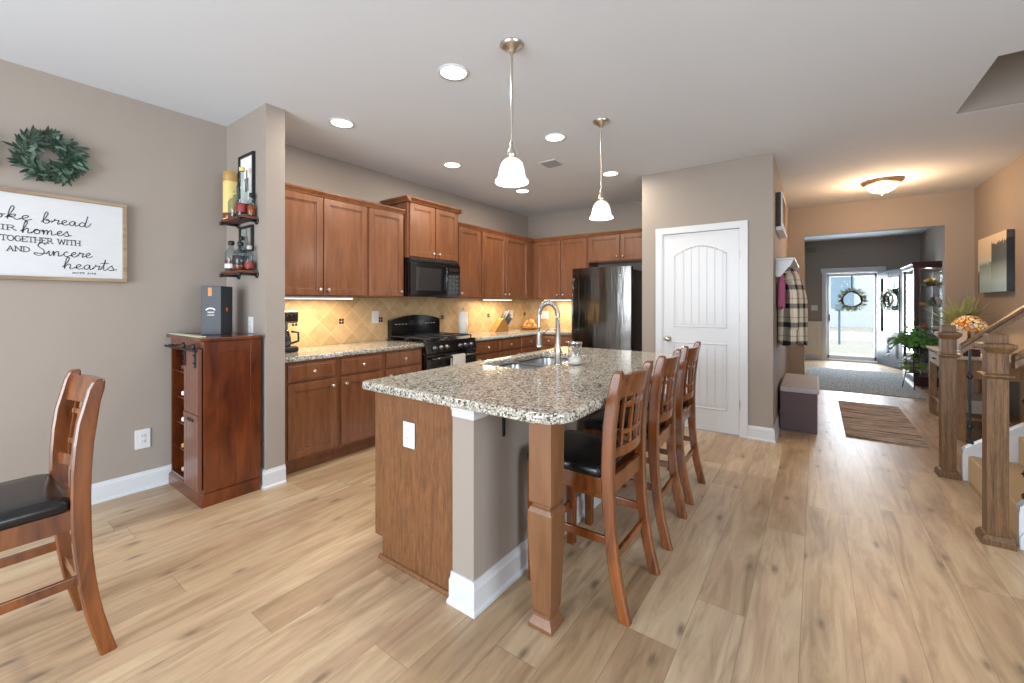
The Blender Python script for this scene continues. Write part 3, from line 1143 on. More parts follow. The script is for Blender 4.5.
# ------------------------------------------------------------------ range
t = thing('gas_range', 'black gas range with curved backguard between the granite counters', 'range', (-3.5, 3.307, 0))
ry0, ry1 = 2.921, 3.693
MB().box(-3.825, -3.23, ry0, ry1, 0.02, 0.895, 0.003).finish('range_body', M['black'], t)
MB().box(-3.825, -3.20, ry0, ry1, 0.896, 0.918, 0.004).finish('cooktop', M['black'], t)
mb = MB()
n = 14
pts = [(ry0 + 0.035, 0.918)] + [(ry0 + 0.035 + (ry1 - ry0 - 0.04) * i / n, 1.125 + 0.055 * math.sin(PI * i / n) ** 0.8) for i in range(n + 1)] + [(ry1 - 0.005, 0.918)]
mb.prism(pts, 'x', -3.838, -3.775)
bg = mb.finish('backguard', M['black'], t)
MB().box(-3.776, -3.771, 3.20, 3.42, 1.06, 1.12, 0.002).finish('display', M['blackwin'], bg)
mb = MB()
for i in range(4):
    for s_ in (-1, 1):
        mb.box(-3.776, -3.772, 3.307 + s_ * (0.15 + i * 0.045) - 0.012, 3.307 + s_ * (0.15 + i * 0.045) + 0.012, 1.075, 1.082)
mb.finish('button_marks', M['grey'], bg)
# front panel tilted, with knobs
mb = MB()
mb.prism([(-3.235, 0.895), (-3.20, 0.895), (-3.175, 0.80), (-3.235, 0.80)], 'y', ry0, ry1)
fp = mb.finish('control_panel', M['black'], t)
for yy in (3.04, 3.13, 3.22, 3.42, 3.51, 3.60):
    mb = MB(Matrix.Translation((-3.187, yy, 0.848)) @ Matrix.Rotation(R(75), 4, 'Y'))
    mb.lathe([(0.024, 0), (0.024, 0.006), (0.018, 0.008), (0.016, 0.03), (0.004, 0.032)], n=16)
    mb.box(-0.014, 0.014, -0.003, 0.003, 0.03, 0.036)
    mb.finish('knob', [plain('knob_metal', '77787A', 0.3, 1.0)], fp)
od = MB().box(-3.23, -3.185, ry0 + 0.006, ry1 - 0.006, 0.19, 0.79, 0.006).finish('oven_door', M['black'], t)
MB().box(-3.187, -3.182, ry0 + 0.13, ry1 - 0.13, 0.35, 0.66, 0.002).finish('window', M['blackwin'], od)
MB().tube([(-3.19, ry0 + 0.06, 0.745), (-3.135, ry0 + 0.06, 0.745), (-3.135, ry1 - 0.06, 0.745), (-3.19, ry1 - 0.06, 0.745)], 0.012, 10).finish('handle', M['black'], od)
MB().box(-3.23, -3.188, ry0 + 0.006, ry1 - 0.006, 0.03, 0.18, 0.006).finish('storage_drawer', M['black'], t)
for gx in (-3.68, -3.38):
    for gy in (3.10, 3.51):
        mb = MB()
        mb.lathe([(0.045, 0.918), (0.045, 0.928), (0.032, 0.93), (0.032, 0.938), (0.01, 0.94)], (gx, gy, 0), 16)
        mb.finish('burner', M['blackm'], t)
iron = plain('cast_iron_grate', '55565A', 0.25, 0.7)
for g0, g1 in ((2.95, 3.295), (3.32, 3.665)):
    mb = MB()
    for xx in (-3.79, -3.53, -3.24):
        mb.box(xx - 0.006, xx + 0.006, g0, g1, 0.945, 0.958, 0.002)
    for yy in (g0 + 0.005, (g0 + g1) / 2, g1 - 0.005):
        mb.box(-3.79, -3.24, yy - 0.006, yy + 0.006, 0.945, 0.958, 0.002)
    for xx in (-3.79, -3.53, -3.24):
        for yy in (g0 + 0.005, g1 - 0.005):
            mb.box(xx - 0.006, xx + 0.006, yy - 0.006, yy + 0.006, 0.918, 0.95)
    mb.finish('grate', iron, t)
# towel on the oven handle
mb = MB()
for s_, x, z0 in ((1, -3.118, 0.46), (-1, -3.152, 0.56)):
    n = 10
    secs = []
    for i in range(n + 1):
        yy = 3.24 + 0.19 * i / n
        w = 0.003 * math.sin(i * 1.9)
        secs.append([(x + w, yy, z0), (x + w + 0.006, yy, z0), (x + w + 0.006, yy, 0.75), (x + w, yy, 0.75)])
    mb.sweep(secs, True)
mb.prism([(-3.152, 0.75), (-3.148, 0.760), (-3.135, 0.765), (-3.118, 0.760), (-3.112, 0.75), (-3.118, 0.75), (-3.135, 0.7585), (-3.146, 0.75)], 'y', 3.24, 3.43)
tag(mb.finish('dish_towel', M['towel']), 'pale grey dish towel hanging over the black oven door handle', 'towel')

# ------------------------------------------------------------------ fridge
t = thing('refrigerator', 'stainless steel refrigerator with black sides beside the pantry wall', 'refrigerator', (-2.2, 5.3, 0))
MB().box(-2.595, -1.812, 5.02, 5.72, 0.03, 1.73, 0.006).finish('fridge_body', M['fridge_side'], t)
def conv_door(z0, z1):
    mb = MB()
    n = 10
    secs = []
    for i in range(n + 1):
        x = -2.60 + 0.79 * i / n
        b = 0.03 * math.sin(PI * i / n)
        secs.append([(x, 5.015, z0), (x, 4.95 - b, z0), (x, 4.95 - b, z1), (x, 5.015, z1)])
    mb.sweep(secs, True)
    return mb
fd = conv_door(0.70, 1.765).finish('fridge_door', M['steel'], t)
for p in fd.data.polygons: p.use_smooth = False
fz = conv_door(0.06, 0.69).finish('freezer_drawer', M['steel'], t)
for p in fz.data.polygons: p.use_smooth = False
MB().tube([(-2.56, 4.94, 0.80), (-2.56, 4.885, 0.85), (-2.56, 4.875, 1.2), (-2.56, 4.885, 1.60), (-2.56, 4.94, 1.66)], 0.013, 10).finish('handle', M['steel'], fd)
MB().tube([(-2.50, 4.93, 0.63), (-2.47, 4.87, 0.63), (-1.94, 4.87, 0.63), (-1.91, 4.93, 0.63)], 0.012, 10).finish('handle', M['steel'], fz)
MB().box(-2.36, -2.20, 4.97, 5.10, 1.751, 1.775, 0.006).finish('hinge_cover', M['blackm'], t)
mb = MB(face_my(4.934))
mb.lathe([(0.010, 0), (0.010, 0.002)], (-1.935, -0.0, 1.66), 16, axis='y')
mb.box(-1.915, -1.909, 0, 0.003, 1.651, 1.669)
mb.box(-1.909, -1.900, 0, 0.003, 1.651, 1.655)
mb.box(-1.895, -1.890, 0, 0.003, 1.651, 1.669)
mb.box(-1.890, -1.880, 0, 0.003, 1.651, 1.655)
mb.box(-1.890, -1.880, 0, 0.003, 1.665, 1.669)
mb.box(-1.883, -1.879, 0, 0.003, 1.651, 1.661)
mb.finish('logo_badge', M['plate'], fd)

# ------------------------------------------------------------------ things on the kitchen counter
cz = 0.911
t = thing('coffee_maker', 'black and steel drip coffee maker beside the stub wall', 'coffee maker', (-3.62, 1.70, cz))
MB().box(-3.74, -3.50, 1.60, 1.80, cz, cz + 0.045, 0.01).finish('base', M['blackm'], t)
MB().box(-3.74, -3.66, 1.61, 1.79, cz + 0.045, cz + 0.24, 0.008).finish('water_tank', M['chrome'], t)
hd = MB().box(-3.74, -3.50, 1.60, 1.80, cz + 0.24, cz + 0.34, 0.015).finish('brew_head', M['steel'], t)
mb = MB()
for i in range(3):
    mb.cyl((-3.50, 1.65 + 0.045 * i, cz + 0.30), 0.009, 0.006, 10, 'x')
mb.finish('buttons', M['blackm'], hd)
mb = MB()
mb.lathe([(0.055, 0), (0.066, 0.01), (0.068, 0.07), (0.05, 0.125), (0.045, 0.14)], (-3.575, 1.70, cz + 0.046), 20)
cf = mb.finish('carafe', M['blackwin'], t)
MB().tube([(-3.53, 1.75, cz + 0.17), (-3.51, 1.80, cz + 0.16), (-3.51, 1.80, cz + 0.09), (-3.53, 1.75, cz + 0.07)], 0.009).finish('handle', M['blackm'], cf)

t = thing('paper_towel_holder', 'white paper towel roll standing upright right of the range', 'paper towels', (-3.70, 4.03, cz))
MB().lathe([(0.075, 0), (0.075, 0.008), (0.02, 0.012)], (-3.70, 4.03, cz), 24).finish('base', M['chrome'], t)
MB().lathe([(0.02, 0.014), (0.062, 0.0142), (0.062, 0.29), (0.02, 0.2902)], (-3.70, 4.03, cz), 24).finish('paper_roll', M['paper'], t)
mb = MB()
mb.cyl((-3.70, 4.03, cz + 0.29), 0.006, 0.03)
mb.ball((-3.70, 4.03, cz + 0.325), 0.012)
mb.finish('finial', M['chrome'], t)

# knife block with knives
KM = Matrix.Translation((-3.62, 4.72, cz)) @ Matrix.Rotation(R(80), 4, 'Z')
t = thing('knife_block', 'slanted light wood knife block full of dark-handled knives', 'knife block', (-3.62, 4.72, cz))
mb = MB(KM)
mb.prism([(-0.16, 0.0), (0.10, 0.0), (0.10, 0.07), (0.03, 0.19), (-0.02, 0.17)], 'y', -0.06, 0.06)
mb.finish('wooden_block', M['knifewood'], t)
sd = Vector((0.015 + 0.045, 0, 0.045)).normalized()
ax = Vector((0.62, 0, 0.76))
for i in range(3):
    for j in range(4):
        p = Vector((0.09 - 0.024 * i, -0.042 + j * 0.028, 0.085 + 0.042 * i))
        q = p + ax * (0.135 + 0.012 * ((i + j) % 3))
        mb = MB(KM)
        mb.tube([tuple(p), tuple(p + ax * 0.012), tuple(q - ax * 0.01), tuple(q)], [0.010, 0.015, 0.015, 0.010], 8)
        mb.finish('knife_handle', M['blackm'] if j % 2 else plain('handle_grey', '4A4A4C', 0.3), t)

t = tag(MB().lathe([(0.10, 0), (0.135, 0.02), (0.15, 0.045), (0.143, 0.045), (0.12, 0.022), (0.06, 0.010)], (-3.58, 5.40, cz), 24).finish('woven_basket', M['basket']),
        'low woven basket holding onions in the counter corner', 'basket')
random.seed(3)
gp = [(-3.63, 5.36, 0.055), (-3.55, 5.35, 0.055), (-3.50, 5.42, 0.055), (-3.60, 5.45, 0.055), (-3.56, 5.40, 0.115), (-3.64, 5.42, 0.10), (-3.50, 5.36, 0.115)]
for i, (x, y, z) in enumerate(gp):
    o = MB().lathe([(0.004, -0.036), (0.026, -0.028), (0.038, -0.004), (0.034, 0.016), (0.016, 0.032), (0.005, 0.044), (0.003, 0.05)], (x, y, cz + z), 14).finish('onion', M['onion'])
    tag(o, 'golden onion heaped in the woven basket in the counter corner', 'onion', 'onions in the basket')

# ------------------------------------------------------------------ island
t = thing('kitchen_island', 'kitchen island with wood end panel, grey knee wall and corner post', 'island', (-1.5, 2.4, 0))
ix0, ix1, iy0, iy1 = -1.88, -1.303, 1.37, 3.42
mb = MB()
mb.box(ix0 + 0.002, ix1, iy0 + 0.018, 2.09, 0.105, 0.868)
mb.box(ix0 + 0.002, ix1, 2.09, 3.03, 0.105, 0.65)
mb.box(ix0 + 0.002, ix0 + 0.02, 2.09, 3.03, 0.65, 0.868)
mb.box(ix0 + 0.002, ix1, 3.03, iy1, 0.105, 0.868)
mb.box(ix0 + 0.065, ix1, iy0 + 0.018, iy1, 0, 0.105)
mb.finish('cabinet_body', M['cab'], t)
mb = MB()
mb.prism([(ix0, 0.868), (ix0, 0.108), (ix0 + 0.06, 0.108), (ix0 + 0.06, 0), (ix1 - 0.001, 0), (ix1 - 0.001, 0.868)], 'y', iy0, iy0 + 0.018)
mb.finish('end_panel', M['endpanel'], t)
mb = MB()
mb.prism([(iy0, 0), (iy0 - 0.016, 0), (iy0 - 0.016, 0.008), (iy0 - 0.009, 0.018), (iy0, 0.02)], 'x', ix0 + 0.045, ix1 - 0.02)
mb.finish('shoe_moulding', M['endpanel'], t)
IM = face_mx(ix0)
for a, b in ((-1.80, -1.40), (-2.53, -2.12), (-2.98, -2.55), (-3.40, -3.02)):
    cab_door(t, IM, a, b, 0.125, 0.69, (b - 0.035, 0.64))
    if True:
        cab_drawer(t, IM, a, b, 0.71, 0.845)
mb = MB()
mb.box(ix1, -1.18, 1.352, 3.42, 0, 0.868)
mb.finish('knee_wall', M['wall'], t)
mb = MB()
for x0, y0, x1, y1, nx, ny, m0, m1 in ((-1.303, 1.352, -1.18, 1.352, 0, -1, 0, 1), (-1.18, 1.352, -1.18, 1.44, 1, 0, 1, 0)):
    L = math.hypot(x1 - x0, y1 - y0)
    d = Vector(((x1 - x0) / L, (y1 - y0) / L, 0))
    n = Vector((nx, ny, 0))
    prof = [(0, 0.818), (0.004, 0.82), (0.006, 0.845), (0.012, 0.855), (0.013, 0.868), (0, 0.868)]
    mb.sweep([[tuple(Vector((x0, y0, 0)) + d * (tt + mm * p) + n * p + Vector((0, 0, h))) for p, h in prof] for tt, mm in ((0, -m0), (L, m1))])
mb.finish('cap_moulding', M['white'], t)


def bb(parent, segs, z=0.135):
    mb = MB()
    for x0, y0, x1, y1, nx, ny, m0, m1 in segs:
        L = math.hypot(x1 - x0, y1 - y0)
        d = Vector(((x1 - x0) / L, (y1 - y0) / L, 0))
        n = Vector((nx, ny, 0))
        prof = [(0, 0), (0.026, 0), (0.026, 0.014), (0.016, 0.024), (0.016, z - 0.035), (0.010, z - 0.022), (0.007, z), (0, z)]
        a = Vector((x0, y0, 0))
        mb.sweep([[tuple(a + d * (tt + mm * p) + n * p + Vector((0, 0, h))) for p, h in prof] for tt, mm in ((0, -m0), (L, m1))])
    return mb.finish('baseboard', M['white'], parent)


bb(t, [(-1.303, 1.352, -1.18, 1.352, 0, -1, 0.5, 1), (-1.18, 1.352, -1.18, 3.42, 1, 0, 1, 0)])
for yy in (1.56, 2.5, 3.35):
    mb = MB()
    mb.box(-1.18, -1.172, yy - 0.007, yy + 0.007, 0.70, 0.866)
    mb.box(-1.18, -0.95, yy - 0.007, yy + 0.007, 0.858, 0.866)
    mb.finish('support_bracket', M['blackm'], t)


def square_loft(cx, cy, prof, name, m, parent):
    mb = MB()
    secs = [[(cx - r, cy - r, z), (cx + r, cy - r, z), (cx + r, cy + r, z), (cx - r, cy + r, z)] for r, z in prof]
    mb.sweep(secs)
    return mb.finish(name, m, parent)


ppf = [(0.046, 0), (0.053, 0.008), (0.054, 0.022), (0.048, 0.034), (0.038, 0.05), (0.037, 0.062), (0.042, 0.078), (0.056, 0.40), (0.056, 0.475), (0.048, 0.492), (0.040, 0.498), (0.040, 0.505), (0.052, 0.515), (0.052, 0.868)]
for py in (1.478, 3.435):
    square_loft(-0.895, py, ppf, 'support_post', M['post'], t)
# granite top with sink cut-out
x0, x1, y0, y1 = -1.925, -0.735, 1.305, 3.50
rc = 0.13
out = [(x0 + 0.03, y0), (x1 - rc, y0)]
out += [(x1 - rc + rc * math.sin(R(a)), y0 + rc - rc * math.cos(R(a))) for a in range(9, 90, 9)]
out += [(x1, y0 + rc), (x1, y1 - rc)]
out += [(x1 - rc + rc * math.cos(R(a)), y1 - rc + rc * math.sin(R(a))) for a in range(9, 90, 9)]
out += [(x1 - rc, y1), (x0 + 0.03, y1), (x0, y1 - 0.03), (x0, y0 + 0.03), (x0 + 0.009, y0 + 0.009)]
me = slab([out, rrect(-1.83, -1.42, 2.14, 2.98, 0.07)], 0.869, 0.912, 0.012)
tag(link_mesh(me, 'granite_worktop', M['granite']), 'speckled granite island worktop with rounded corner and sink cut-out', 'countertop')
# sink
t = thing('kitchen_sink', 'undermount double-bowl stainless sink set in the granite island', 'sink', (-1.625, 2.56, 0.66))
me = slab([rrect(-1.845, -1.405, 2.125, 2.995, 0.07), rrect(-1.815, -1.435, 2.155, 2.52, 0.06), rrect(-1.815, -1.435, 2.545, 2.965, 0.06)], 0.884, 0.868, 0.001)
link_mesh(me, 'rim', M['sink'], t)
for a, b, dz in ((2.155, 2.52, 0.17), (2.545, 2.965, 0.20)):
    mb = MB()
    secs = []
    outl = rrect(-1.815, -1.435, a, b, 0.06)
    inl = rrect(-1.80, -1.45, a + 0.015, b - 0.015, 0.055)
    n = len(outl)
    v = [(p[0], p[1], 0.868) for p in outl] + [(p[0], p[1], 0.868 - dz) for p in inl]
    f = [(i, (i + 1) % n, n + (i + 1) % n, n + i) for i in range(n)] + [tuple(range(n, 2 * n))]
    mb._add(v, f, True)
    bw = mb.finish('bowl', M['sink'], t)
    MB().lathe([(0.035, 0.0), (0.035, 0.003), (0.02, 0.002)], (-1.62, (a + b) / 2, 0.8685 - dz), 16).finish('drain', M['chrome'], bw)

# faucet
fz_ = 0.912
t = thing('kitchen_faucet', 'tall brushed nickel faucet with spring arch on the island', 'faucet', (-1.376, 2.417, fz_))
fx, fy = -1.376, 2.417
MB().lathe([(0.028, 0), (0.028, 0.008), (0.021, 0.014), (0.021, 0.10), (0.016, 0.115), (0.016, 0.29), (0.012, 0.295)], (fx, fy, fz_), 20).finish('column', M['chrome'], t)
pts = []
for i in range(21):
    a = PI * i / 20
    pts.append((fx - 0.0735 + 0.0735 * math.cos(a), fy, 1.235 + 0.085 * math.sin(a)))
pts = [(fx, fy, 1.20)] + pts + [(fx - 0.147, fy, 1.16), (fx - 0.147, fy, 1.12)]
arch = MB().tube(pts, 0.008, 10).finish('arch_hose', M['chrome'], t)
# spring coil round the arch
mb = MB()
coil = []
P = [Vector(p) for p in pts[:-2]]
tot = 20
for i in range(tot * 8 + 1):
    s_ = i / (tot * 8) * (len(P) - 1)
    k = min(int(s_), len(P) - 2)
    p = P[k].lerp(P[k + 1], s_ - k)
    d = (P[k + 1] - P[k]).normalized()
    u = Vector((0, 1, 0))
    w = d.cross(u).normalized()
    a = 2 * PI * i / 8
    coil.append(tuple(p + (u * math.cos(a) + w * math.sin(a)) * 0.0155))
mb.tube(coil, 0.0045, 5)
mb.finish('spring', M['chrome'], t)
sh = (fx - 0.147, fy, 1.015)
MB().lathe([(0.024, 0), (0.024, 0.012), (0.017, 0.025), (0.015, 0.10), (0.011, 0.112)], sh, 16).finish('spray_head', M['chrome'], t)
MB().tube([(fx, fy, 1.145), (fx - 0.07, fy, 1.145), (fx - 0.132, fy, 1.10)], 0.005).finish('holder_arm', M['chrome'], t)
mb = MB()
mb.cyl((fx, fy + 0.018, fz_ + 0.07), 0.012, 0.03, 12, 'y')
mb.tube([(fx, fy + 0.046, fz_ + 0.07), (fx - 0.02, fy + 0.06, fz_ + 0.10), (fx - 0.04, fy + 0.07, fz_ + 0.135)], [0.008, 0.006, 0.005])
mb.finish('lever', M['chrome'], t)
t = thing('soap_dispenser', 'slim nickel soap dispenser at the far edge of the island sink', 'soap dispenser', (-1.76, 3.05, fz_))
MB().lathe([(0.016, 0), (0.016, 0.006), (0.009, 0.012), (0.009, 0.055)], (-1.76, 3.05, fz_), 14).finish('pump_body', M['chrome'], t)
MB().tube([(-1.76, 3.05, fz_ + 0.05), (-1.76, 3.05, fz_ + 0.075), (-1.70, 3.03, fz_ + 0.085)], 0.006).finish('spout', M['chrome'], t)

# candle jar
t = thing('candle_jar', 'glass candle jar with white wax and floral print beside the faucet', 'candle', (-1.285, 2.48, fz_))
jc = (-1.285, 2.48, fz_)
MB().lathe([(0.040, 0.001), (0.045, 0.004), (0.045, 0.142), (0.0435, 0.142), (0.0435, 0.006), (0.03, 0.005)], jc, 24, False).finish('glass_jar', M['glass_g'], t)
MB().lathe([(0.042, 0.007), (0.0425, 0.045), (0.03, 0.05), (0.004, 0.062)], jc, 24).finish('wax', M['candle'], t)
MB().lathe([(0.047, 0.140), (0.048, 0.142), (0.048, 0.150), (0.044, 0.152)], jc, 24).finish('lid', M['chrome'], t)
mb = MB()
random.seed(5)
for i in range(16):
    a = random.uniform(0, 2 * PI)
    z = random.uniform(0.075, 0.125)
    c = Vector((jc[0] + 0.0458 * math.cos(a), jc[1] + 0.0458 * math.sin(a), jc[2] + z))
    u = Vector((-math.sin(a), math.cos(a), 0))
    r = 0.006
    mb.poly([tuple(c + u * r * math.cos(q) + Vector((0, 0, 1)) * r * math.sin(q)) for q in (0, 1.05, 2.09, 3.14, 4.19, 5.24)])
mb.finish('floral_print', M['grey'], t)


# ------------------------------------------------------------------ stools
def lerp_prof(prof, z):
    for (z0, y0), (z1, y1) in zip(prof, prof[1:]):
        if z <= z1:
            f = (z - z0) / (z1 - z0)
            f = max(0, min(1, f))
            return y0 + (y1 - y0) * f
    return prof[-1][1]


BK = [(0, -0.262), (0.08, -0.242), (0.16, -0.224), (0.25, -0.209), (0.36, -0.196), (0.5, -0.188), (0.65, -0.186), (0.78, -0.192), (0.9, -0.206), (0.98, -0.222), (1.035, -0.236)]


def make_stool(label):
    t = thing('counter_stool', label, 'stool', (0, 0, 0))
    hw = 0.215
    for sx in (-1, 1):
        mb = MB()
        secs = []
        zs = [0, 0.04, 0.09, 0.16, 0.22, 0.3, 0.4, 0.5, 0.6, 0.7, 0.8, 0.88, 0.95, 1.0, 1.025, 1.035]
        for z in zs:
            yc = lerp_prof(BK, z)
            dh = 0.024 + 0.003 * (z > 0.4) - (0.004 if z > 0.9 else 0)
            if z > 1.02: dh *= 0.8 if z < 1.03 else 0.55
            w = 0.019 if z < 1.03 else 0.015
            cx = sx * (hw - 0.019)
            c = 0.006
            secs.append([(cx - w, yc - dh + c, z), (cx - w + c, yc - dh, z), (cx + w - c, yc - dh, z), (cx + w, yc - dh + c, z),
                         (cx + w, yc + dh - c, z), (cx + w - c, yc + dh, z), (cx - w + c, yc + dh, z), (cx - w, yc + dh - c, z)])
        mb.sweep(secs)
        mb.finish('rear_leg', M['stool'], t)
        mb = MB()
        cx = sx * (hw - 0.024)
        mb.sweep([[(cx - w, 0.19 - w, z), (cx + w, 0.19 - w, z), (cx + w, 0.19 + w, z), (cx - w, 0.19 + w, z)] for w, z in ((0.019, 0), (0.022, 0.25), (0.023, 0.57))])
        mb.finish('front_leg', M['stool'], t)
    mb = MB()
    mb.box(-hw + 0.03, hw - 0.03, 0.188, 0.208, 0.50, 0.57, 0.003)
    mb.box(-hw + 0.03, hw - 0.03, -0.20, -0.175, 0.50, 0.575, 0.003)
    for sx in (-1, 1):
        mb.box(sx * (hw - 0.012), sx * (hw - 0.034), -0.18, 0.18, 0.50, 0.57, 0.003)
    mb.box(-hw + 0.02, hw - 0.02, -0.165, 0.20, 0.555, 0.572)
    mb.finish('seat_frame', M['stool'], t)
    # cushion, domed and rounded
    mb = MB()
    ol = rrect(-hw, hw, -0.165, 0.225, 0.03, 4)
    cx, cy = 0, 0.03
    def sc_(f, z):
        return [(cx + (p[0] - cx) * f, cy + (p[1] - cy) * f, z) for p in ol]
    mb.sweep([sc_(0.97, 0.573), sc_(1.0, 0.583), sc_(1.0, 0.600), sc_(0.975, 0.614), sc_(0.90, 0.621), sc_(0.6, 0.624), sc_(0.2, 0.625)], True)
    mb.finish('seat_cushion', M['leather'], t)
    for sx in (-1, 1):
        MB().box(sx * (hw - 0.016), sx * (hw - 0.032), lerp_prof(BK, 0.3), 0.18, 0.29, 0.325, 0.003).finish('stretcher', M['stool'], t)
    MB().box(-hw + 0.03, hw - 0.03, lerp_prof(BK, 0.24) - 0.008, lerp_prof(BK, 0.24) + 0.010, 0.225, 0.26, 0.003).finish('stretcher', M['stool'], t)
    MB().box(-hw + 0.03, hw - 0.03, 0.18, 0.20, 0.20, 0.24, 0.003).finish('stretcher', M['stool'], t)

    def bow(x): return -0.034 * (1 - (x / 0.19) ** 2)
    def piece(mb, xa, xb, za, zb, th, n):
        secs = []
        for i in range(n + 1):
            x = xa + (xb - xa) * i / n
            sec = []
            zsn = [za, (za + zb) / 2, zb]
            for z in zsn:
                sec.append((x, lerp_prof(BK, z) + bow(x) + th, z))
            for z in reversed(zsn):
                sec.append((x, lerp_prof(BK, z) + bow(x) - th, z))
            secs.append(sec)
        mb.sweep(secs)
    mb = MB(); piece(mb, -0.185, 0.185, 0.915, 1.015, 0.011, 12); mb.finish('crest_rail', M['stool'], t)
    mb = MB()
    piece(mb, -0.185, 0.185, 0.655, 0.70, 0.010, 12)
    mb.finish('lower_rail', M['stool'], t)
    mb = MB()
    for x in (-0.115, -0.04, 0.04, 0.115):
        secs = []
        for k in range(7):
            z = 0.695 + (0.92 - 0.695) * k / 6
            y = lerp_prof(BK, z) + bow(x)
            secs.append([(x - 0.011, y - 0.006, z), (x + 0.011, y - 0.006, z), (x + 0.011, y + 0.006, z), (x - 0.011, y + 0.006, z)])
        mb.sweep(secs)
    piece(mb, -0.125, 0.125, 0.865, 0.885, 0.007, 8)
    piece(mb, -0.125, 0.125, 0.745, 0.765, 0.007, 8)
    mb.finish('back_lattice', M['stool'], t)
    return t


st = make_stool('black-cushioned wooden counter stool nearest the island corner post')
st['group'] = 'counter stools at the island'
st.location = (-0.90, 1.875, 0)
st.rotation_euler = (0, 0, R(90))
dup(st, (-0.915, 2.50, 0), R(92.5), 'black-cushioned wooden counter stool in the middle of the three at the island', 'counter stools at the island')
dup(st, (-0.935, 3.11, 0), R(91), 'black-cushioned wooden counter stool farthest along the island, nearest the pantry door', 'counter stools at the island')
lc = dup(st, (-2.372, 0.128, 0), R(181), 'black-cushioned wooden stool by the taupe wall at the left edge, away from the island')
if 'group' in lc: del lc['group']

# ------------------------------------------------------------------ bar cabinet
bx0, bx1, by0, by1 = -3.815, -3.195, 1.025, 1.366
t = thing('bar_cabinet', 'dark reddish wooden wine bar cabinet with sliding barn door by the stub wall', 'cabinet', (-3.5, 1.2, 0))
mb = MB()
mb.box(bx0, bx0 + 0.02, by0, by1, 0.085, 1.068)
mb.box(bx1 - 0.02, bx1, by0, by1, 0.085, 1.068)
mb.box(bx0 + 0.02, bx1 - 0.02, by1 - 0.012, by1, 0.085, 1.068)
mb.box(bx0 + 0.02, bx1 - 0.02, by0, by1 - 0.012, 0.085, 0.105)
mb.box(-3.475, -3.455, by0 + 0.01, by1 - 0.012, 0.105, 1.02)
mb.box(bx0 + 0.02, bx1 - 0.02, by0, by0 + 0.02, 1.0, 1.068)
mb.box(bx1 - 0.055, bx1 - 0.02, by0, by0 + 0.018, 0.105, 1.0)
mb.finish('carcass', M['bar'], t)
mb = MB()
for i in range(4):
    z = 0.26 + i * 0.185
    mb.box(bx0 + 0.02, -3.475, by0 + 0.03, by1 - 0.012, z, z + 0.012)
mb.finish('wine_shelf', M['bar'], t)
# panelled side (stiles, rails, two flush boards)
mb = MB()
sxp = bx1
mb.box(sxp, sxp + 0.008, by0, by0 + 0.085, 0.09, 1.068, 0.002)
mb.box(sxp, sxp + 0.008, by1 - 0.065, by1, 0.09, 1.068, 0.002)
mb.box(sxp, sxp + 0.008, by0 + 0.085, by1 - 0.065, 0.99, 1.068, 0.002)
mb.box(sxp, sxp + 0.005, by0 + 0.086, by0 + 0.182, 0.09, 0.989, 0.001)
mb.box(sxp, sxp + 0.005, by0 + 0.184, by1 - 0.066, 0.09, 0.989, 0.001)
mb.finish('side_panel', M['bar'], t)
mb = MB()
mb.prism([(by0 - 0.012, 0), (by1, 0), (by1, 0.085), (by0 - 0.002, 0.085), (by0 - 0.012, 0.072)], 'x', bx0 - 0.01, bx1 + 0.012)
mb.finish('plinth', M['bar'], t)
MB().box(bx0 - 0.02, bx1 + 0.028, by0 - 0.025, by1 + 0.005, 1.07, 1.092, 0.004).finish('cabinet_top', M['bar'], t)
# barn door
mb = MB()
mb.box(-3.455, -3.2, by0 - 0.024, by0 - 0.006, 0.10, 1.02, 0.002)
for z0, z1 in ((0.595, 1.015), (0.105, 0.55)):
    for i in range(5):
        a = -3.452 + i * 0.0505
        mb.box(a, a + 0.049, by0 - 0.029, by0 - 0.023, z0, z1, 0.002)
mb.box(-3.455, -3.2, by0 - 0.032, by0 - 0.022, 0.552, 0.592, 0.002)
bd = mb.finish('barn_door', plain('barn_door_brown', '6A4436', 0.3, var=0.06, coat=0.3), t)
mb = MB()
mb.box(-3.37, -3.27, by0 - 0.036, by0 - 0.031, 0.545, 0.565, 0.001)
mb.finish('recessed_pull', M['blackm'], bd)
for x in (-3.42, -3.24):
    mb = MB()
    mb.box(x - 0.009, x + 0.009, by0 - 0.036, by0 - 0.030, 0.90, 1.035, 0.001)
    mb.lathe([(0.020, 0), (0.020, 0.012)], (x, by0 - 0.048, 1.036), 16, axis='y')
    mb.ball((x, by0 - 0.040, 0.93), 0.006)
    mb.ball((x, by0 - 0.040, 0.98), 0.006)
    mb.finish('hanger', M['blackm'], bd)
MB().box(bx0 + 0.02, bx1, by0 - 0.044, by0 - 0.036, 1.004, 1.018).finish('sliding_rail', M['blackm'], t)
for x in (bx0 + 0.04, bx1 - 0.02):
    MB().cyl((x, by0 - 0.044, 1.011), 0.008, 0.045, 10, 'y').finish('rail_standoff', M['blackm'], t)
capcol = [plain('red_foil', '7A2A22', 0.35), M['paper'], M['paper'], plain('gold_foil', 'B8905A', 0.35), plain('tan_foil', 'B8A48C', 0.35)]
wl = ['wine bottle with red cap on the top shelf of the bar cabinet', 'wine bottle with pale cap on the second shelf of the bar cabinet', 'wine bottle with pale cap on the middle shelf of the bar cabinet', 'wine bottle with gold cap on the fourth shelf of the bar cabinet', 'wine bottle with tan cap on the bottom of the bar cabinet']
gg = plain('dark_green_wine_glass', '10180F', 0.08)
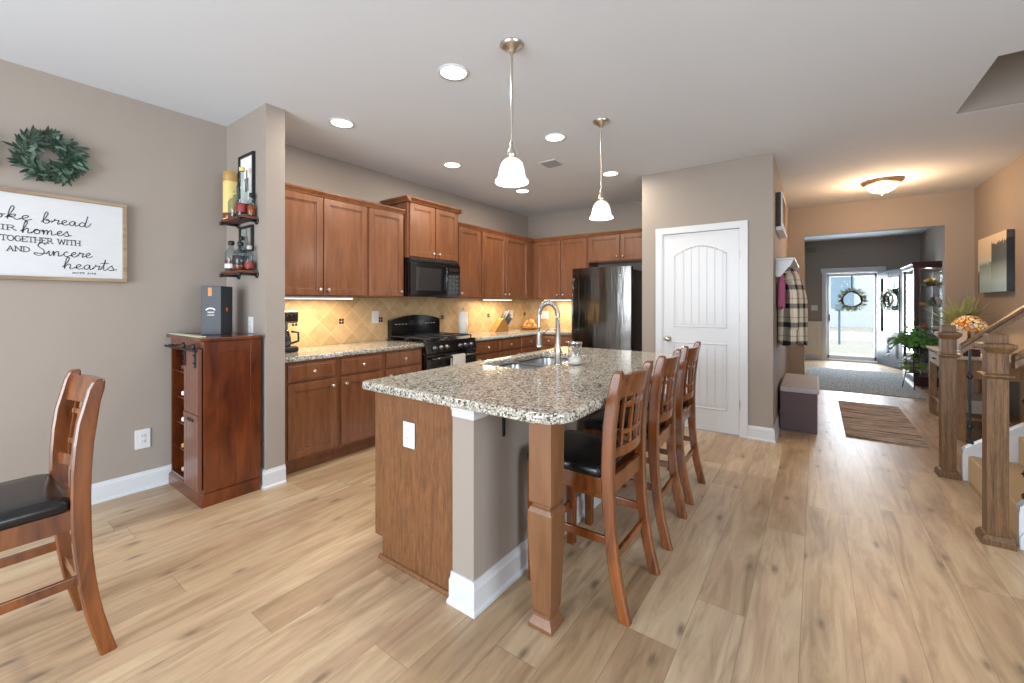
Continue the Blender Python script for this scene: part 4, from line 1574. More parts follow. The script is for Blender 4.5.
for i in range(5):
    z = 0.105 + 0.037 + (4 - i) * 0.185 - (0.0 if i == 4 else 0.018)
    if i < 4: z = 0.26 + (3 - i) * 0.185 + 0.012 + 0.0375
    else: z = 0.105 + 0.0375
    cx = -3.63
    t2 = thing('wine_bottle', wl[i], 'bottle', (cx, 1.2, z - 0.037), 'wine bottles in the bar cabinet')
    Y0 = by1 - 0.015
    MB().lathe([(0.030, Y0), (0.037, Y0 - 0.01), (0.037, Y0 - 0.19), (0.030, Y0 - 0.215), (0.0155, Y0 - 0.235), (0.014, Y0 - 0.26)], (cx, 0, z), 18, axis='y').finish('glass_body', gg, t2)
    MB().lathe([(0.0155, Y0 - 0.255), (0.0160, Y0 - 0.258), (0.0155, Y0 - 0.312), (0.012, Y0 - 0.315)], (cx, 0, z), 14, axis='y').finish('foil_cap', capcol[i], t2)

# boxed whiskey on top
BXM = Matrix.Translation((-3.508, 1.21, 1.093)) @ Matrix.Rotation(R(43), 4, 'Z')
t = thing('gift_box', 'tall dark blue-black bottle box with orange tab on the bar cabinet', 'box', (-3.55, 1.20, 1.093))
MB(BXM).box(-0.066, 0.066, -0.077, 0.077, 0, 0.345, 0.003).finish('carton', plain('slate_black_carton', '2E3238', 0.5), t)
MB(BXM).box(-0.018, 0.006, -0.0785, -0.0772, 0.275, 0.333).finish('front_tab', M['orange'], t)
mb = MB(BXM)
for i in range(9):
    a = PI * (0.2 + 0.6 * i / 8)
    mb.box(-0.002 - 0.034 * math.cos(a) - 0.003, -0.002 - 0.034 * math.cos(a) + 0.003, -0.0785, -0.0772, 0.158 + 0.025 * math.sin(a), 0.168 + 0.025 * math.sin(a))
for i in range(5):
    mb.box(-0.020 + i * 0.009, -0.015 + i * 0.009, -0.0785, -0.0772, 0.155, 0.164)
mb.box(-0.024, 0.022, -0.0785, -0.0772, 0.138, 0.142)
mb.finish('emblem', M['plate'], t)
MB(BXM).box(0.0662, 0.0675, -0.012, 0.008, 0.165, 0.19).finish('side_label', M['orange'], t)
tag(MB().box(-3.80, -3.24, 1.01, 1.055, 1.093, 1.10, 0.002).finish('table_runner', plain('pale_green_cloth', 'B8BE9E', 0.8)), 'narrow pale green cloth strip along the front of the bar cabinet top', 'cloth')


# pipe shelves with bottles
def pipe_shelf(label, z):
    t = thing('pipe_shelf', label, 'shelf', (-3.46, 1.39, z - 0.04), 'pipe shelves on the stub wall')
    MB().box(-3.63, -3.28, 1.275, 1.391, z - 0.018, z, 0.002).finish('shelf_board', wood('walnut_board' + str(z), '4A2416', '6E3A24', 0.5, 'x', 12), t)
    for x in (-3.61, -3.30):
        mb = MB()
        mb.tube([(x, 1.392, z - 0.029), (x, 1.272, z - 0.029)], 0.009, 10)
        mb.lathe([(0.024, 1.384), (0.024, 1.3925)], (x, 0, z - 0.029), 16, axis='y')
        mb.lathe([(0.013, 1.262), (0.013, 1.28)], (x, 0, z - 0.029), 12, axis='y')
        mb.finish('pipe_bracket', M['blackm'], t)


pipe_shelf('upper dark wood and iron pipe shelf on the stub wall', 1.942)
pipe_shelf('lower dark wood and iron pipe shelf on the stub wall', 1.553)


def picture(label, x0, x1, z0, z1, inner):
    t = thing('picture_frame', label, 'picture', ((x0 + x1) / 2, 1.385, z0))
    mb = MB(face_my(1.392))
    w = 0.018
    mb.box(x0, x0 + w, -0.02, 0, z0, z1, 0.002); mb.box(x1 - w, x1, -0.02, 0, z0, z1, 0.002)
    mb.box(x0 + w, x1 - w, -0.02, 0, z0, z0 + w, 0.002); mb.box(x0 + w, x1 - w, -0.02, 0, z1 - w, z1, 0.002)
    mb.finish('frame', M['blackm'], t)
    mb = MB(face_my(1.392))
    mb.box(x0 + w, x1 - w, -0.008, 0, z0 + w, z1 - w)
    pr = mb.finish('print', inner, t)
    mb = MB(face_my(1.392))
    cx, cz_ = (x0 + x1) / 2, (z0 + z1) / 2
    mb.box(cx - 0.03, cx + 0.03, -0.0095, -0.0078, cz_ - 0.08, cz_ + 0.02, 0.001)
    mb.box(cx - 0.01, cx + 0.01, -0.0095, -0.0078, cz_ + 0.02, cz_ + 0.08, 0.001)
    mb.finish('motif', plain('motif_grey', '6A6660', 0.7), pr)


picture('black-framed print with white mat above the upper pipe shelf', -3.58, -3.33, 2.035, 2.43, M['paper'])
picture('small black-framed print between the two pipe shelves', -3.57, -3.35, 1.70, 1.895, plain('greenish_print', '8C9086', 0.6))


def bottle(label, x, y, z, r, h, neck, capm, labm, liquid=None, sq=False, labz=(0.15, 0.5), caph=0.03):
    t = thing('spirit_bottle', label, 'bottle', (x, y, z))
    n = 4 if sq else 18
    rr = r * (1.25 if sq else 1)
    MB().lathe([(rr * 0.9, 0.0), (rr, 0.006), (rr, h * 0.58), (rr * 0.8, h * 0.68), (neck, h * 0.78), (neck, h - caph)], (x, y, z), 18).finish('glass_body', M['bottle_g'], t)
    if liquid:
        MB().lathe([(rr * 0.85, 0.008), (rr * 0.92, 0.012), (rr * 0.92, h * 0.35), (rr * 0.5, h * 0.351)], (x, y, z), 16).finish('spirit', liquid, t)
    MB().lathe([(neck * 1.25, h - caph), (neck * 1.4, h - caph + 0.004), (neck * 1.4, h - 0.004), (neck, h)], (x, y, z), 14).finish('cap', capm, t)
    if labm:
        MB().lathe([(rr + 0.0006, h * labz[0]), (rr + 0.0012, h * labz[0] + 0.001), (rr + 0.0012, h * labz[1]), (rr + 0.0006, h * labz[1] + 0.001)], (x, y, z), 18, False).finish('label', labm, t)


t = thing('gift_tube', 'tall cream and gold cardboard bottle tube on the upper pipe shelf', 'tube', (-3.595, 1.325, 1.943))
MB().lathe([(0.045, 0), (0.046, 0.002), (0.046, 0.29), (0.045, 0.292)], (-3.595, 1.325, 1.943), 24).finish('tube_body', M['cream'], t)
MB().lathe([(0.0455, 0.2925), (0.047, 0.294), (0.047, 0.362), (0.044, 0.366)], (-3.595, 1.325, 1.943), 24).finish('tube_lid', plain('gold_lid', 'A88448', 0.4), t)
MB().lathe([(0.0465, 0.01), (0.0468, 0.011), (0.0468, 0.05), (0.0465, 0.051)], (-3.595, 1.325, 1.943), 24, False).finish('base_band', M['amber'], t)
bottle('round clear decanter in the middle of the upper pipe shelf', -3.475, 1.315, 1.943, 0.046, 0.20, 0.014, M['glass_g'], None, None)
bottle('tall clear bottle with red label and gold cap on the upper pipe shelf', -3.375, 1.32, 1.943, 0.036, 0.36, 0.013, M['cream'], M['red'], None, labz=(0.08, 0.26))
bottle('short bottle with red band at the right end of the upper pipe shelf', -3.31, 1.355, 1.943, 0.024, 0.17, 0.010, M['blackm'], M['amber'], M['amber'], labz=(0.1, 0.45))
bottle('square-shouldered bottle with black stopper at left of the lower pipe shelf', -3.56, 1.32, 1.554, 0.042, 0.23, 0.015, M['blackm'], M['plate'], M['amber'], labz=(0.10, 0.24))
bottle('thin clear bottle with a black stopper at the back of the lower pipe shelf', -3.49, 1.36, 1.554, 0.026, 0.265, 0.011, M['blackm'], None, None)
bottle('wide bottle with dark label at right of the lower pipe shelf', -3.40, 1.32, 1.554, 0.05, 0.21, 0.014, M['blackm'], M['screen'], M['amber'], labz=(0.2, 0.5))
bottle('small amber-filled bottle at the right end of the lower pipe shelf', -3.315, 1.345, 1.554, 0.03, 0.18, 0.012, M['grey'], M['red'], M['amber'], labz=(0.1, 0.3))

# ------------------------------------------------------------------ sign with lettering
t = thing('wooden_sign', 'white wooden sign with script lettering in a brown frame on the left wall', 'sign', (-3.835, 0.14, 1.455))
SX = face_px(-3.848)
s0, s1, sz0, sz1 = -0.55, 0.784, 1.458, 1.990
mb = MB(SX)
fw_ = 0.022
mb.box(s0, s1, -0.035, 0, sz0, sz0 + fw_, 0.002); mb.box(s0, s1, -0.035, 0, sz1 - fw_, sz1, 0.002)
mb.box(s0, s0 + fw_, -0.035, 0, sz0 + fw_, sz1 - fw_, 0.002); mb.box(s1 - fw_, s1, -0.035, 0, sz0 + fw_, sz1 - fw_, 0.002)
mb.finish('frame', M['signwood'], t)
board = MB(SX).box(s0 + fw_, s1 - fw_, -0.018, 0, sz0 + fw_, sz1 - fw_).finish('board', M['signwhite'], t)

G = {  # cursive strokes, x-height 1, per glyph: (advance, [polylines])
    'o': (0.95, [[(-0.1, 0.1), (0.15, 0.5), (0.45, 0.95), (0.2, 0.8), (0.12, 0.4), (0.3, 0.03), (0.6, 0.15), (0.68, 0.6), (0.45, 0.95), (0.55, 0.75), (0.9, 0.85)]]),
    'k': (1.0, [[(-0.05, 0.2), (0.25, 0.9), (0.55, 2.2), (0.45, 2.6), (0.3, 2.2), (0.15, 0.9), (0.1, 0.0)], [(0.12, 0.35), (0.4, 0.9), (0.65, 0.95), (0.55, 0.6), (0.2, 0.45), (0.5, 0.3), (0.7, 0.0), (1.0, 0.2)]]),
    'e': (0.75, [[(-0.1, 0.2), (0.3, 0.45), (0.55, 0.8), (0.4, 1.0), (0.15, 0.7), (0.15, 0.2), (0.4, 0.0), (0.8, 0.35)]]),
    'b': (0.9, [[(-0.1, 0.2), (0.2, 0.9), (0.5, 2.0), (0.4, 2.4), (0.22, 2.0), (0.1, 0.9), (0.12, 0.1), (0.4, 0.02), (0.62, 0.4), (0.5, 0.85), (0.3, 0.7), (0.55, 0.55), (0.9, 0.6)]]),
    'r': (0.75, [[(-0.1, 0.3), (0.15, 0.7), (0.22, 1.05), (0.28, 0.8), (0.6, 0.85), (0.5, 0.4), (0.5, 0.05), (0.8, 0.3)]]),
    'a': (0.95, [[(0.6, 0.85), (0.4, 1.0), (0.1, 0.6), (0.15, 0.1), (0.4, 0.1), (0.62, 0.9), (0.6, 0.3), (0.7, 0.02), (1.0, 0.35)]]),
    'd': (1.0, [[(0.6, 0.8), (0.35, 0.95), (0.08, 0.5), (0.2, 0.03), (0.5, 0.2), (0.75, 1.2), (0.9, 2.4), (0.75, 1.2), (0.62, 0.3), (0.75, 0.02), (1.05, 0.4), (1.2, 0.9)]]),
    'h': (1.0, [[(-0.1, 0.3), (0.25, 1.1), (0.5, 2.1), (0.4, 2.45), (0.25, 2.0), (0.12, 0.9), (0.08, 0.0), (0.2, 0.6), (0.5, 1.0), (0.6, 0.7), (0.55, 0.15), (0.7, 0.02), (1.0, 0.35)]]),
    'm': (1.35, [[(-0.05, 0.5), (0.1, 0.95), (0.1, 0.0), (0.2, 0.6), (0.42, 0.95), (0.48, 0.5), (0.46, 0.0), (0.58, 0.6), (0.82, 0.95), (0.9, 0.5), (0.88, 0.1), (1.02, 0.02), (1.35, 0.35)]]),
    'n': (1.0, [[(-0.05, 0.5), (0.1, 0.95), (0.1, 0.0), (0.2, 0.6), (0.5, 0.95), (0.58, 0.5), (0.56, 0.1), (0.7, 0.02), (1.0, 0.35)]]),
    's': (0.8, [[(-0.1, 0.25), (0.35, 1.05), (0.4, 0.75), (0.55, 0.3), (0.35, 0.0), (0.1, 0.08), (0.4, 0.05), (0.85, 0.3)]]),
    'i': (0.5, [[(-0.1, 0.3), (0.15, 0.9), (0.15, 0.2), (0.25, 0.02), (0.5, 0.35)]]),
    'c': (0.75, [[(0.5, 0.85), (0.35, 1.0), (0.1, 0.6), (0.15, 0.15), (0.4, 0.0), (0.8, 0.35)]]),
    't': (0.65, [[(-0.05, 0.3), (0.3, 1.4), (0.4, 2.3), (0.25, 1.2), (0.2, 0.2), (0.35, 0.0), (0.65, 0.3)], [(-0.05, 1.45), (0.7, 1.6)]]),
    'S': (1.2, [[(1.0, 2.1), (0.75, 2.5), (0.35, 2.2), (0.35, 1.7), (0.8, 1.1), (0.85, 0.4), (0.45, -0.1), (0.0, 0.1), (0.05, 0.4), (0.6, 0.3), (1.2, 0.5)]]),
}
# serif capitals, cap height 1
K = {
    'T': (0.85, [[(0.4, 0), (0.4, 1)], [(0.0, 0.85), (0.0, 1), (0.8, 1), (0.8, 0.85)], [(0.25, 0), (0.55, 0)]]),
    'O': (0.95, [[(0.45 + 0.4 * math.cos(2 * PI * i / 14), 0.5 + 0.5 * math.sin(2 * PI * i / 14)) for i in range(15)]]),
    'G': (0.95, [[(0.45 + 0.4 * math.cos(0.7 + 4.9 * i / 12), 0.5 + 0.5 * math.sin(0.7 + 4.9 * i / 12)) for i in range(13)] + [(0.78, 0.45)], [(0.6, 0.45), (0.92, 0.45)]]),
    'E': (0.8, [[(0.1, 0), (0.1, 1)], [(0.0, 1), (0.65, 1), (0.65, 0.85)], [(0.1, 0.52), (0.5, 0.52)], [(0.0, 0), (0.68, 0), (0.7, 0.18)]]),
    'H': (0.95, [[(0.12, 0), (0.12, 1)], [(0.78, 0), (0.78, 1)], [(0.12, 0.5), (0.78, 0.5)], [(0, 0), (0.26, 0)], [(0, 1), (0.26, 1)], [(0.64, 0), (0.9, 0)], [(0.64, 1), (0.9, 1)]]),
    'R': (0.88, [[(0.12, 0), (0.12, 1)], [(0, 1), (0.5, 1), (0.66, 0.75), (0.5, 0.5), (0.12, 0.5)], [(0.42, 0.5), (0.78, 0), (0.88, 0)], [(0, 0), (0.26, 0)]]),
    'W': (1.2, [[(0.05, 1), (0.32, 0), (0.58, 0.95), (0.85, 0), (1.1, 1)], [(-0.05, 1), (0.18, 1)], [(0.98, 1), (1.2, 1)]]),
    'I': (0.45, [[(0.18, 0), (0.18, 1)], [(0.05, 0), (0.31, 0)], [(0.05, 1), (0.31, 1)]]),
    'A': (0.95, [[(0.05, 0), (0.42, 1), (0.8, 0)], [(0.18, 0.35), (0.66, 0.35)], [(-0.05, 0), (0.18, 0)], [(0.66, 0), (0.92, 0)]]),
    'N': (1.0, [[(0.1, 0), (0.1, 1), (0.8, 0), (0.8, 1)], [(0, 0), (0.22, 0)], [(0.68, 1), (0.92, 1)], [(-0.02, 1), (0.12, 1)]]),
    'D': (0.95, [[(0.12, 0), (0.12, 1)], [(0, 1), (0.45, 1), (0.75, 0.8), (0.82, 0.5), (0.75, 0.2), (0.45, 0), (0, 0)]]),
    'C': (0.9, [[(0.45 + 0.4 * math.cos(0.7 + 4.9 * i / 12), 0.5 + 0.5 * math.sin(0.7 + 4.9 * i / 12)) for i in range(13)]]),
    'S': (0.7, [[(0.55, 0.82), (0.45, 0.98), (0.2, 0.98), (0.1, 0.75), (0.3, 0.52), (0.55, 0.3), (0.45, 0.02), (0.2, 0.02), (0.08, 0.2)]]),
    '2': (0.7, [[(0.1, 0.75), (0.2, 0.97), (0.45, 0.95), (0.52, 0.7), (0.1, 0.0), (0.58, 0.0)]]),
    ':': (0.35, [[(0.12, 0.15), (0.18, 0.15)], [(0.12, 0.6), (0.18, 0.6)]]),
    '4': (0.75, [[(0.45, 0), (0.45, 1), (0.05, 0.3), (0.62, 0.3)]]),
    '6': (0.7, [[(0.45, 1), (0.15, 0.6), (0.1, 0.25), (0.3, 0.0), (0.55, 0.2), (0.5, 0.48), (0.25, 0.5), (0.12, 0.3)]]),
}


def smooth_line(p, n=5):
    if len(p) < 3: return p
    out = []
    q = [p[0]] + list(p) + [p[-1]]
    for i in range(1, len(q) - 2):
        for k in range(n):
            t_ = k / n
            r_ = []
            for a in (0, 1):
                p0, p1, p2, p3 = q[i - 1][a], q[i][a], q[i + 1][a], q[i + 2][a]
                r_.append(0.5 * (2 * p1 + (p2 - p0) * t_ + (2 * p0 - 5 * p1 + 4 * p2 - p3) * t_ * t_ + (3 * p1 - p0 - 3 * p2 + p3) * t_ ** 3))
            out.append(tuple(r_))
    out.append(p[-1])
    return out


def stroke(mb, pts, w):
    for a, b in zip(pts, pts[1:]):
        a, b = Vector(a), Vector(b)
        d = b - a
        if d.length < 1e-6: continue
        d.normalize()
        nn = Vector((-d.y, d.x)) * w / 2
        e = d * w * 0.35
        q = [a - e - nn, b + e - nn, b + e + nn, a - e + nn]
        mb.prism([tuple(v) for v in q], 'y', -0.0195, -0.018)


def write(txt, u, z, h, table, width, w, smooth, slope=0.0):
    tot = sum(table[c][0] if c != ' ' else 0.6 for c in txt)
    sx = width / (tot)
    mb = MB(SX)
    x = 0
    for c in txt:
        if c == ' ':
            x += 0.6
            continue
        adv, ls = table[c]
        for l in ls:
            pts = smooth_line(l) if smooth else l
            pts = [(u + (x + p[0]) * sx, z + p[1] * h + slope * (x + p[0]) * sx) for p in pts]
            stroke(mb, pts, w)
        x += adv
    mb.finish('lettering', M['ink'], board)


# ---- positions on the board (metres along the wall, height)
write('broke', 0.108, 1.813, 0.030, G, 0.243, 0.004, True)
write('bread', 0.396, 1.808, 0.029, G, 0.202, 0.004, True)
write('THEIR', 0.118, 1.748, 0.028, K, 0.175, 0.004, False)
write('homes', 0.314, 1.738, 0.029, G, 0.205, 0.004, True)
write('TOGETHER WITH', 0.232, 1.685, 0.031, K, 0.330, 0.004, False)
write('AND', 0.256, 1.625, 0.029, K, 0.092, 0.004, False)
write('d', 0.155, 1.620, 0.029, G, 0.06, 0.004, True)
write('Sincere', 0.365, 1.611, 0.030, G, 0.248, 0.004, True)
write('hearts', 0.485, 1.535, 0.030, G, 0.245, 0.004, True)
write('ACTS 2:46', 0.522, 1.505, 0.010, K, 0.112, 0.002, False)


# ------------------------------------------------------------------ wreaths
def leafy_wreath(label, Mx, cu, cz_, r0, rl, nl, seed, group=None):
    random.seed(seed)
    t = thing('leaf_wreath', label, 'wreath', Mx @ Vector((cu, 0, cz_)), group)
    mb = MB(Mx)
    pts = [(cu + r0 * math.cos(a), -0.02, cz_ + r0 * math.sin(a)) for a in [2 * PI * i / 28 for i in range(29)]]
    mb.tube(pts, 0.008, 6)
    mb.finish('twig_ring', M['twig'], t)
    for matn, cnt in (('leaf', int(nl * 0.72)), ('leaf2', int(nl * 0.28))):
        mb = MB(Mx)
        for i in range(cnt):
            a = random.uniform(0, 2 * PI)
            rr = r0 + random.uniform(-0.035, 0.03)
            b = Vector((cu + rr * math.cos(a), -0.02 - random.uniform(0, 0.03), cz_ + rr * math.sin(a)))
            ta = a + PI / 2 * -1 + random.uniform(-1.5, 1.5)
            d = Vector((math.cos(ta), random.uniform(-0.5, 0.05), math.sin(ta)))
            mb.leaf(b, d, random.uniform(0.6, 1.15) * rl, rl * 0.26, 0, up=(random.uniform(-0.3, 0.3), -1, random.uniform(-0.3, 0.3)))
        mb.finish('foliage', M[matn], t)
    return t


leafy_wreath('green olive-leaf wreath on the left wall above the sign', FXL, 0.432, 2.215, 0.105, 0.066, 420, 1)
leafy_wreath('green olive-leaf wreath at the left edge of the picture', FXL, 0.055, 2.19, 0.11, 0.062, 300, 2)

# ------------------------------------------------------------------ ceiling lights
cans = [(-1.81, 1.885, 'round downlight nearest the camera, left of the near pendant'), (-3.035, 1.90, 'round downlight nearest the stub wall'),
        (-3.035, 3.145, 'round downlight over the range side, in front of the microwave'), (-1.815, 3.135, 'round downlight between the two pendants'),
        (-1.83, 4.375, 'round downlight nearest the pantry wall, behind the far pendant'), (-3.02, 4.40, 'round downlight nearest the kitchen corner')]
for x, y, lb in cans:
    t = thing('recessed_downlight', lb, 'ceiling light', (x, y, H - 0.006), 'recessed kitchen downlights')
    MB().lathe([(0.082, H - 0.0005), (0.098, H - 0.001), (0.096, H - 0.006), (0.080, H - 0.006)], (x, y, 0), 28, False).finish('trim_ring', M['white'], t)
    MB().lathe([(0.079, H - 0.004), (0.079, H - 0.0005)], (x, y, 0), 28).finish('lens', M['can'], t)
    lamp('downlight_lamp', 'AREA', (x, y, H - 0.012), 13, (1.0, 0.90, 0.76), (0, 0, 0), 0.14)


def pendant(label, x, y):
    t = thing('pendant_lamp', label, 'pendant lamp', (x, y, 1.95), 'pendant lamps over the island')
    MB().lathe([(0.064, H - 0.001), (0.066, H - 0.006), (0.050, H - 0.020), (0.028, H - 0.030), (0.018, H - 0.045), (0.010, H - 0.055)], (x, y, 0), 28).finish('ceiling_canopy', M['nickel'], t)
    mb = MB()
    mb.cyl((x, y, 2.19), 0.0065, H - 0.05 - 2.19, 12)
    mb.finish('rod', M['nickel'], t)
    MB().lathe([(0.026, 2.108), (0.026, 2.150), (0.020, 2.155), (0.020, 2.165), (0.013, 2.175), (0.013, 2.20), (0.008, 2.205)], (x, y, 0), 20).finish('socket_cup', M['nickel'], t)
    MB().lathe([(0.026, 2.112), (0.042, 2.104), (0.058, 2.085), (0.068, 2.058), (0.074, 2.025), (0.079, 2.004), (0.091, 1.992), (0.093, 1.980), (0.089, 1.978), (0.085, 1.988), (0.075, 2.000), (0.064, 2.05), (0.030, 2.10)], (x, y, 0), 32, False).finish('glass_shade', M['shade'], t)
    lamp('pendant_bulb', 'POINT', (x, y, 1.94), 6, (1.0, 0.94, 0.85), size=0.04)


pendant('nearer brushed nickel pendant lamp with white glass shade', -1.355, 1.87)
pendant('farther brushed nickel pendant lamp with white glass shade', -1.36, 3.07)

t = thing('flush_ceiling_light', 'flush ceiling light with alabaster bowl and bronze ring in the hall', 'ceiling light', (0.624, 6.5, H - 0.14))
MB().lathe([(0.10, H - 0.001), (0.188, H - 0.004), (0.192, H - 0.02), (0.165, H - 0.042), (0.14, H - 0.046)], (0.624, 6.5, 0), 36).finish('metal_ring', plain('brushed_bronze', 'A98E78', 0.35, 0.8), t)
MB().lathe([(0.158, H - 0.044), (0.145, H - 0.07), (0.10, H - 0.115), (0.05, H - 0.136), (0.01, H - 0.142)], (0.624, 6.5, 0), 36).finish('glass_bowl', M['bowl'], t)
MB().lathe([(0.010, H - 0.142), (0.014, H - 0.15), (0.008, H - 0.162), (0.002, H - 0.166)], (0.624, 6.5, 0), 14).finish('finial', M['nickel'], t)
lamp('hall_light_bulb', 'POINT', (0.624, 6.5, H - 0.26), 42, (1.0, 0.62, 0.34), size=0.12)
lamp('stairwell_light', 'POINT', (2.2, 4.6, 4.6), 25, (1.0, 0.75, 0.5), size=0.1)

mb = MB()
mb.box(-2.28, -2.08, 3.60, 3.78, H - 0.008, H - 0.0005, 0.002)
t = thing('ceiling_vent', 'square white ceiling air vent between the downlights', 'vent', (-2.18, 3.69, H - 0.01))
mb.finish('vent_frame', M['white'], t)
mb = MB()
for i in range(7):
    y = 3.618 + i * 0.024
    mb.prism([(y, H - 0.009), (y + 0.016, H - 0.016), (y + 0.018, H - 0.015), (y + 0.003, H - 0.008)], 'x', -2.265, -2.095)
mb.finish('louvres', plain('vent_grey', '8C8C8C', 0.5), t)

# ------------------------------------------------------------------ staircase and railing
nx = 3
mb = MB()
rise, run, sx0 = 0.19, 0.245, 0.93
nst = 10
for i in range(nst):
    a = sx0 + i * run
    mb.box(a - 0.02, a + run, 3.455, 4.50, i * rise + 0.0, (i + 1) * rise, 0.012)
t = thing('staircase', 'tan carpeted staircase with white stringers beside the two newel posts', 'staircase', (1.2, 3.98, 0))
mb.finish('carpeted_steps', M['carpet'], t)
for y0, y1 in ((3.425, 3.456), (4.499, 4.535)):
    mb = MB()
    pts = [(0.884, 0), (0.884, 0.20), (0.900, 0.22)]
    pts += [(0.900 + (nst * run), 0.22 + nst * rise), (0.900 + nst * run, 0)]
    mb.prism(pts, 'y', y0, y1)
    mb.prism([(0.884, 0.20), (0.884, 0.225), (0.900, 0.245), (0.900 + nst * run, 0.245 + nst * rise), (0.900 + nst * run, 0.22 + nst * rise), (0.900, 0.22)], 'y', y0 - 0.012, y1 + 0.012)
    mb.prism([(0.886, 0), (0.886, 0.06), (0.90, 0.09), (0.90, 0)], 'y', y0 - 0.008, y1 + 0.008)
    mb.finish('stringer', M['white'], t)


def newel(label, cx, cy):
    t = thing('newel_post', label, 'newel post', (cx, cy, 0))
    r = 0.041
    square_loft(cx, cy, [(r, 0.0), (r, 1.05)], 'shaft', M['newel'], t)
    square_loft(cx, cy, [(r + 0.022, 0.0), (r + 0.022, 0.03), (r + 0.010, 0.05), (r + 0.002, 0.056)], 'base_moulding', M['newel'], t)
    square_loft(cx, cy, [(r + 0.002, 0.905), (r + 0.018, 0.918), (r + 0.018, 0.928), (r + 0.002, 0.935)], 'collar', M['newel'], t)
    square_loft(cx, cy, [(r + 0.003, 1.045), (r + 0.020, 1.068), (r + 0.025, 1.078), (r + 0.025, 1.093), (r + 0.008, 1.10), (r - 0.002, 1.102), (r - 0.002, 1.143), (r - 0.010, 1.149)], 'cap', M['newel'], t)
    return t


newel('oak newel post farther from the camera, near the hall table', 0.812, 4.535)
newel('oak newel post nearer the camera at the foot of the stairs', 0.800, 3.435)


def handrail(label, y, x0, z0, slope, L):
    mb = MB()
    sec = [(-0.03, -0.040), (0.03, -0.040), (0.024, -0.006), (0.034, 0.008), (0.027, 0.028), (0.0, 0.036), (-0.027, 0.028), (-0.034, 0.008), (-0.024, -0.006)]
    mb.sweep([[(x0 + d, y + p, z0 + d * slope + q) for p, q in sec] for d in (0, L)])
    tag(mb.finish('handrail', M['newel']), label, 'handrail')


handrail('oak handrail rising from the farther newel post', 4.535, 0.877, 0.975, 0.93, 2.0)
handrail('oak handrail rising from the nearer newel post', 3.435, 0.865, 1.005, 0.78, 2.4)


def baluster(label, x, y, zb, zt):
    t = thing('iron_baluster', label, 'baluster', (x, y, zb))
    mb = MB()
    mb.box(x - 0.007, x + 0.007, y - 0.007, y + 0.007, zb, zt)
    mb.finish('bar', M['blackm'], t)
    for f in (0.18, 0.72):
        z = zb + (zt - zb) * f
        MB().lathe([(0.009, z - 0.022), (0.013, z - 0.014), (0.013, z - 0.008), (0.022, z), (0.013, z + 0.008), (0.013, z + 0.014), (0.009, z + 0.022)], (x, y, 0), 12).finish('knuckle', M['blackm'], t)
    square_loft(x, y, [(0.016, zb), (0.016, zb + 0.015), (0.008, zb + 0.03)], 'shoe', M['blackm'], t)


baluster('black iron baluster beside the farther newel post', 0.925, 4.517, 0.276, 0.967)
baluster('black iron baluster beside the nearer newel post at the right edge', 0.915, 3.44, 0.268, 0.995)
baluster('black iron baluster further up the near side of the stairs', 1.04, 3.44, 0.366, 1.09)
baluster('black iron baluster further up the far side of the stairs', 1.06, 4.517, 0.382, 1.092)

# ------------------------------------------------------------------ hall furniture
t = thing('shadow_box', 'white ledged box frame with tan woven panel high on the hall wall', 'wall decor', (-0.30, 5.35, 2.10))
MB().box(-0.328, -0.285, 4.98, 5.66, 2.085, 2.43, 0.003).finish('box_frame', plain('dark_brown_frame', '3A302C', 0.6), t)
mb = MB()
mb.box(-0.328, -0.262, 4.97, 5.67, 2.05, 2.084, 0.003)
mb.box(-0.2848, -0.272, 4.98, 5.01, 2.085, 2.43); mb.box(-0.2848, -0.272, 5.63, 5.66, 2.085, 2.43)
mb.box(-0.2848, -0.272, 5.01, 5.63, 2.40, 2.43); mb.box(-0.2848, -0.272, 5.01, 5.63, 2.085, 2.13)
mb.finish('white_trim', M['white'], t)
mb = MB()
mb.box(-0.2848, -0.279, 5.01, 5.63, 2.13, 2.40)
for i in range(8):
    mb.box(-0.2795, -0.276, 5.04 + i * 0.072, 5.05 + i * 0.072, 2.13, 2.40)
for i in range(4):
    mb.box(-0.2795, -0.276, 5.01, 5.63, 2.17 + i * 0.06, 2.178 + i * 0.06)
mb.finish('woven_panel', M['tanpanel'], t)

t = thing('coat_rack', 'white wall shelf coat rack with hooks in the hall', 'coat rack', (-0.25, 5.55, 1.57))
MB().box(-0.329, -0.165, 4.95, 6.2, 1.745, 1.765, 0.003).finish('shelf', M['white'], t)
MB().box(-0.329, -0.312, 4.97, 6.18, 1.58, 1.744, 0.002).finish('back_board', M['white'], t)
for y in (4.97, 6.16):
    mb = MB()
    mb.prism([(-0.311, 1.58), (-0.29, 1.58), (-0.20, 1.70), (-0.18, 1.744), (-0.311, 1.744)], 'y', y, y + 0.02)
    mb.finish('end_bracket', M['white'], t)
for y in (5.08, 5.28, 5.55, 5.82, 6.05):
    mb = MB()
    mb.tube([(-0.311, y, 1.65), (-0.25, y, 1.64), (-0.235, y, 1.66), (-0.235, y, 1.68)], 0.006, 8)
    mb.tube([(-0.311, y, 1.62), (-0.27, y, 1.60), (-0.26, y, 1.62)], 0.006, 8)
    mb.finish('hook', M['blackm'], t)


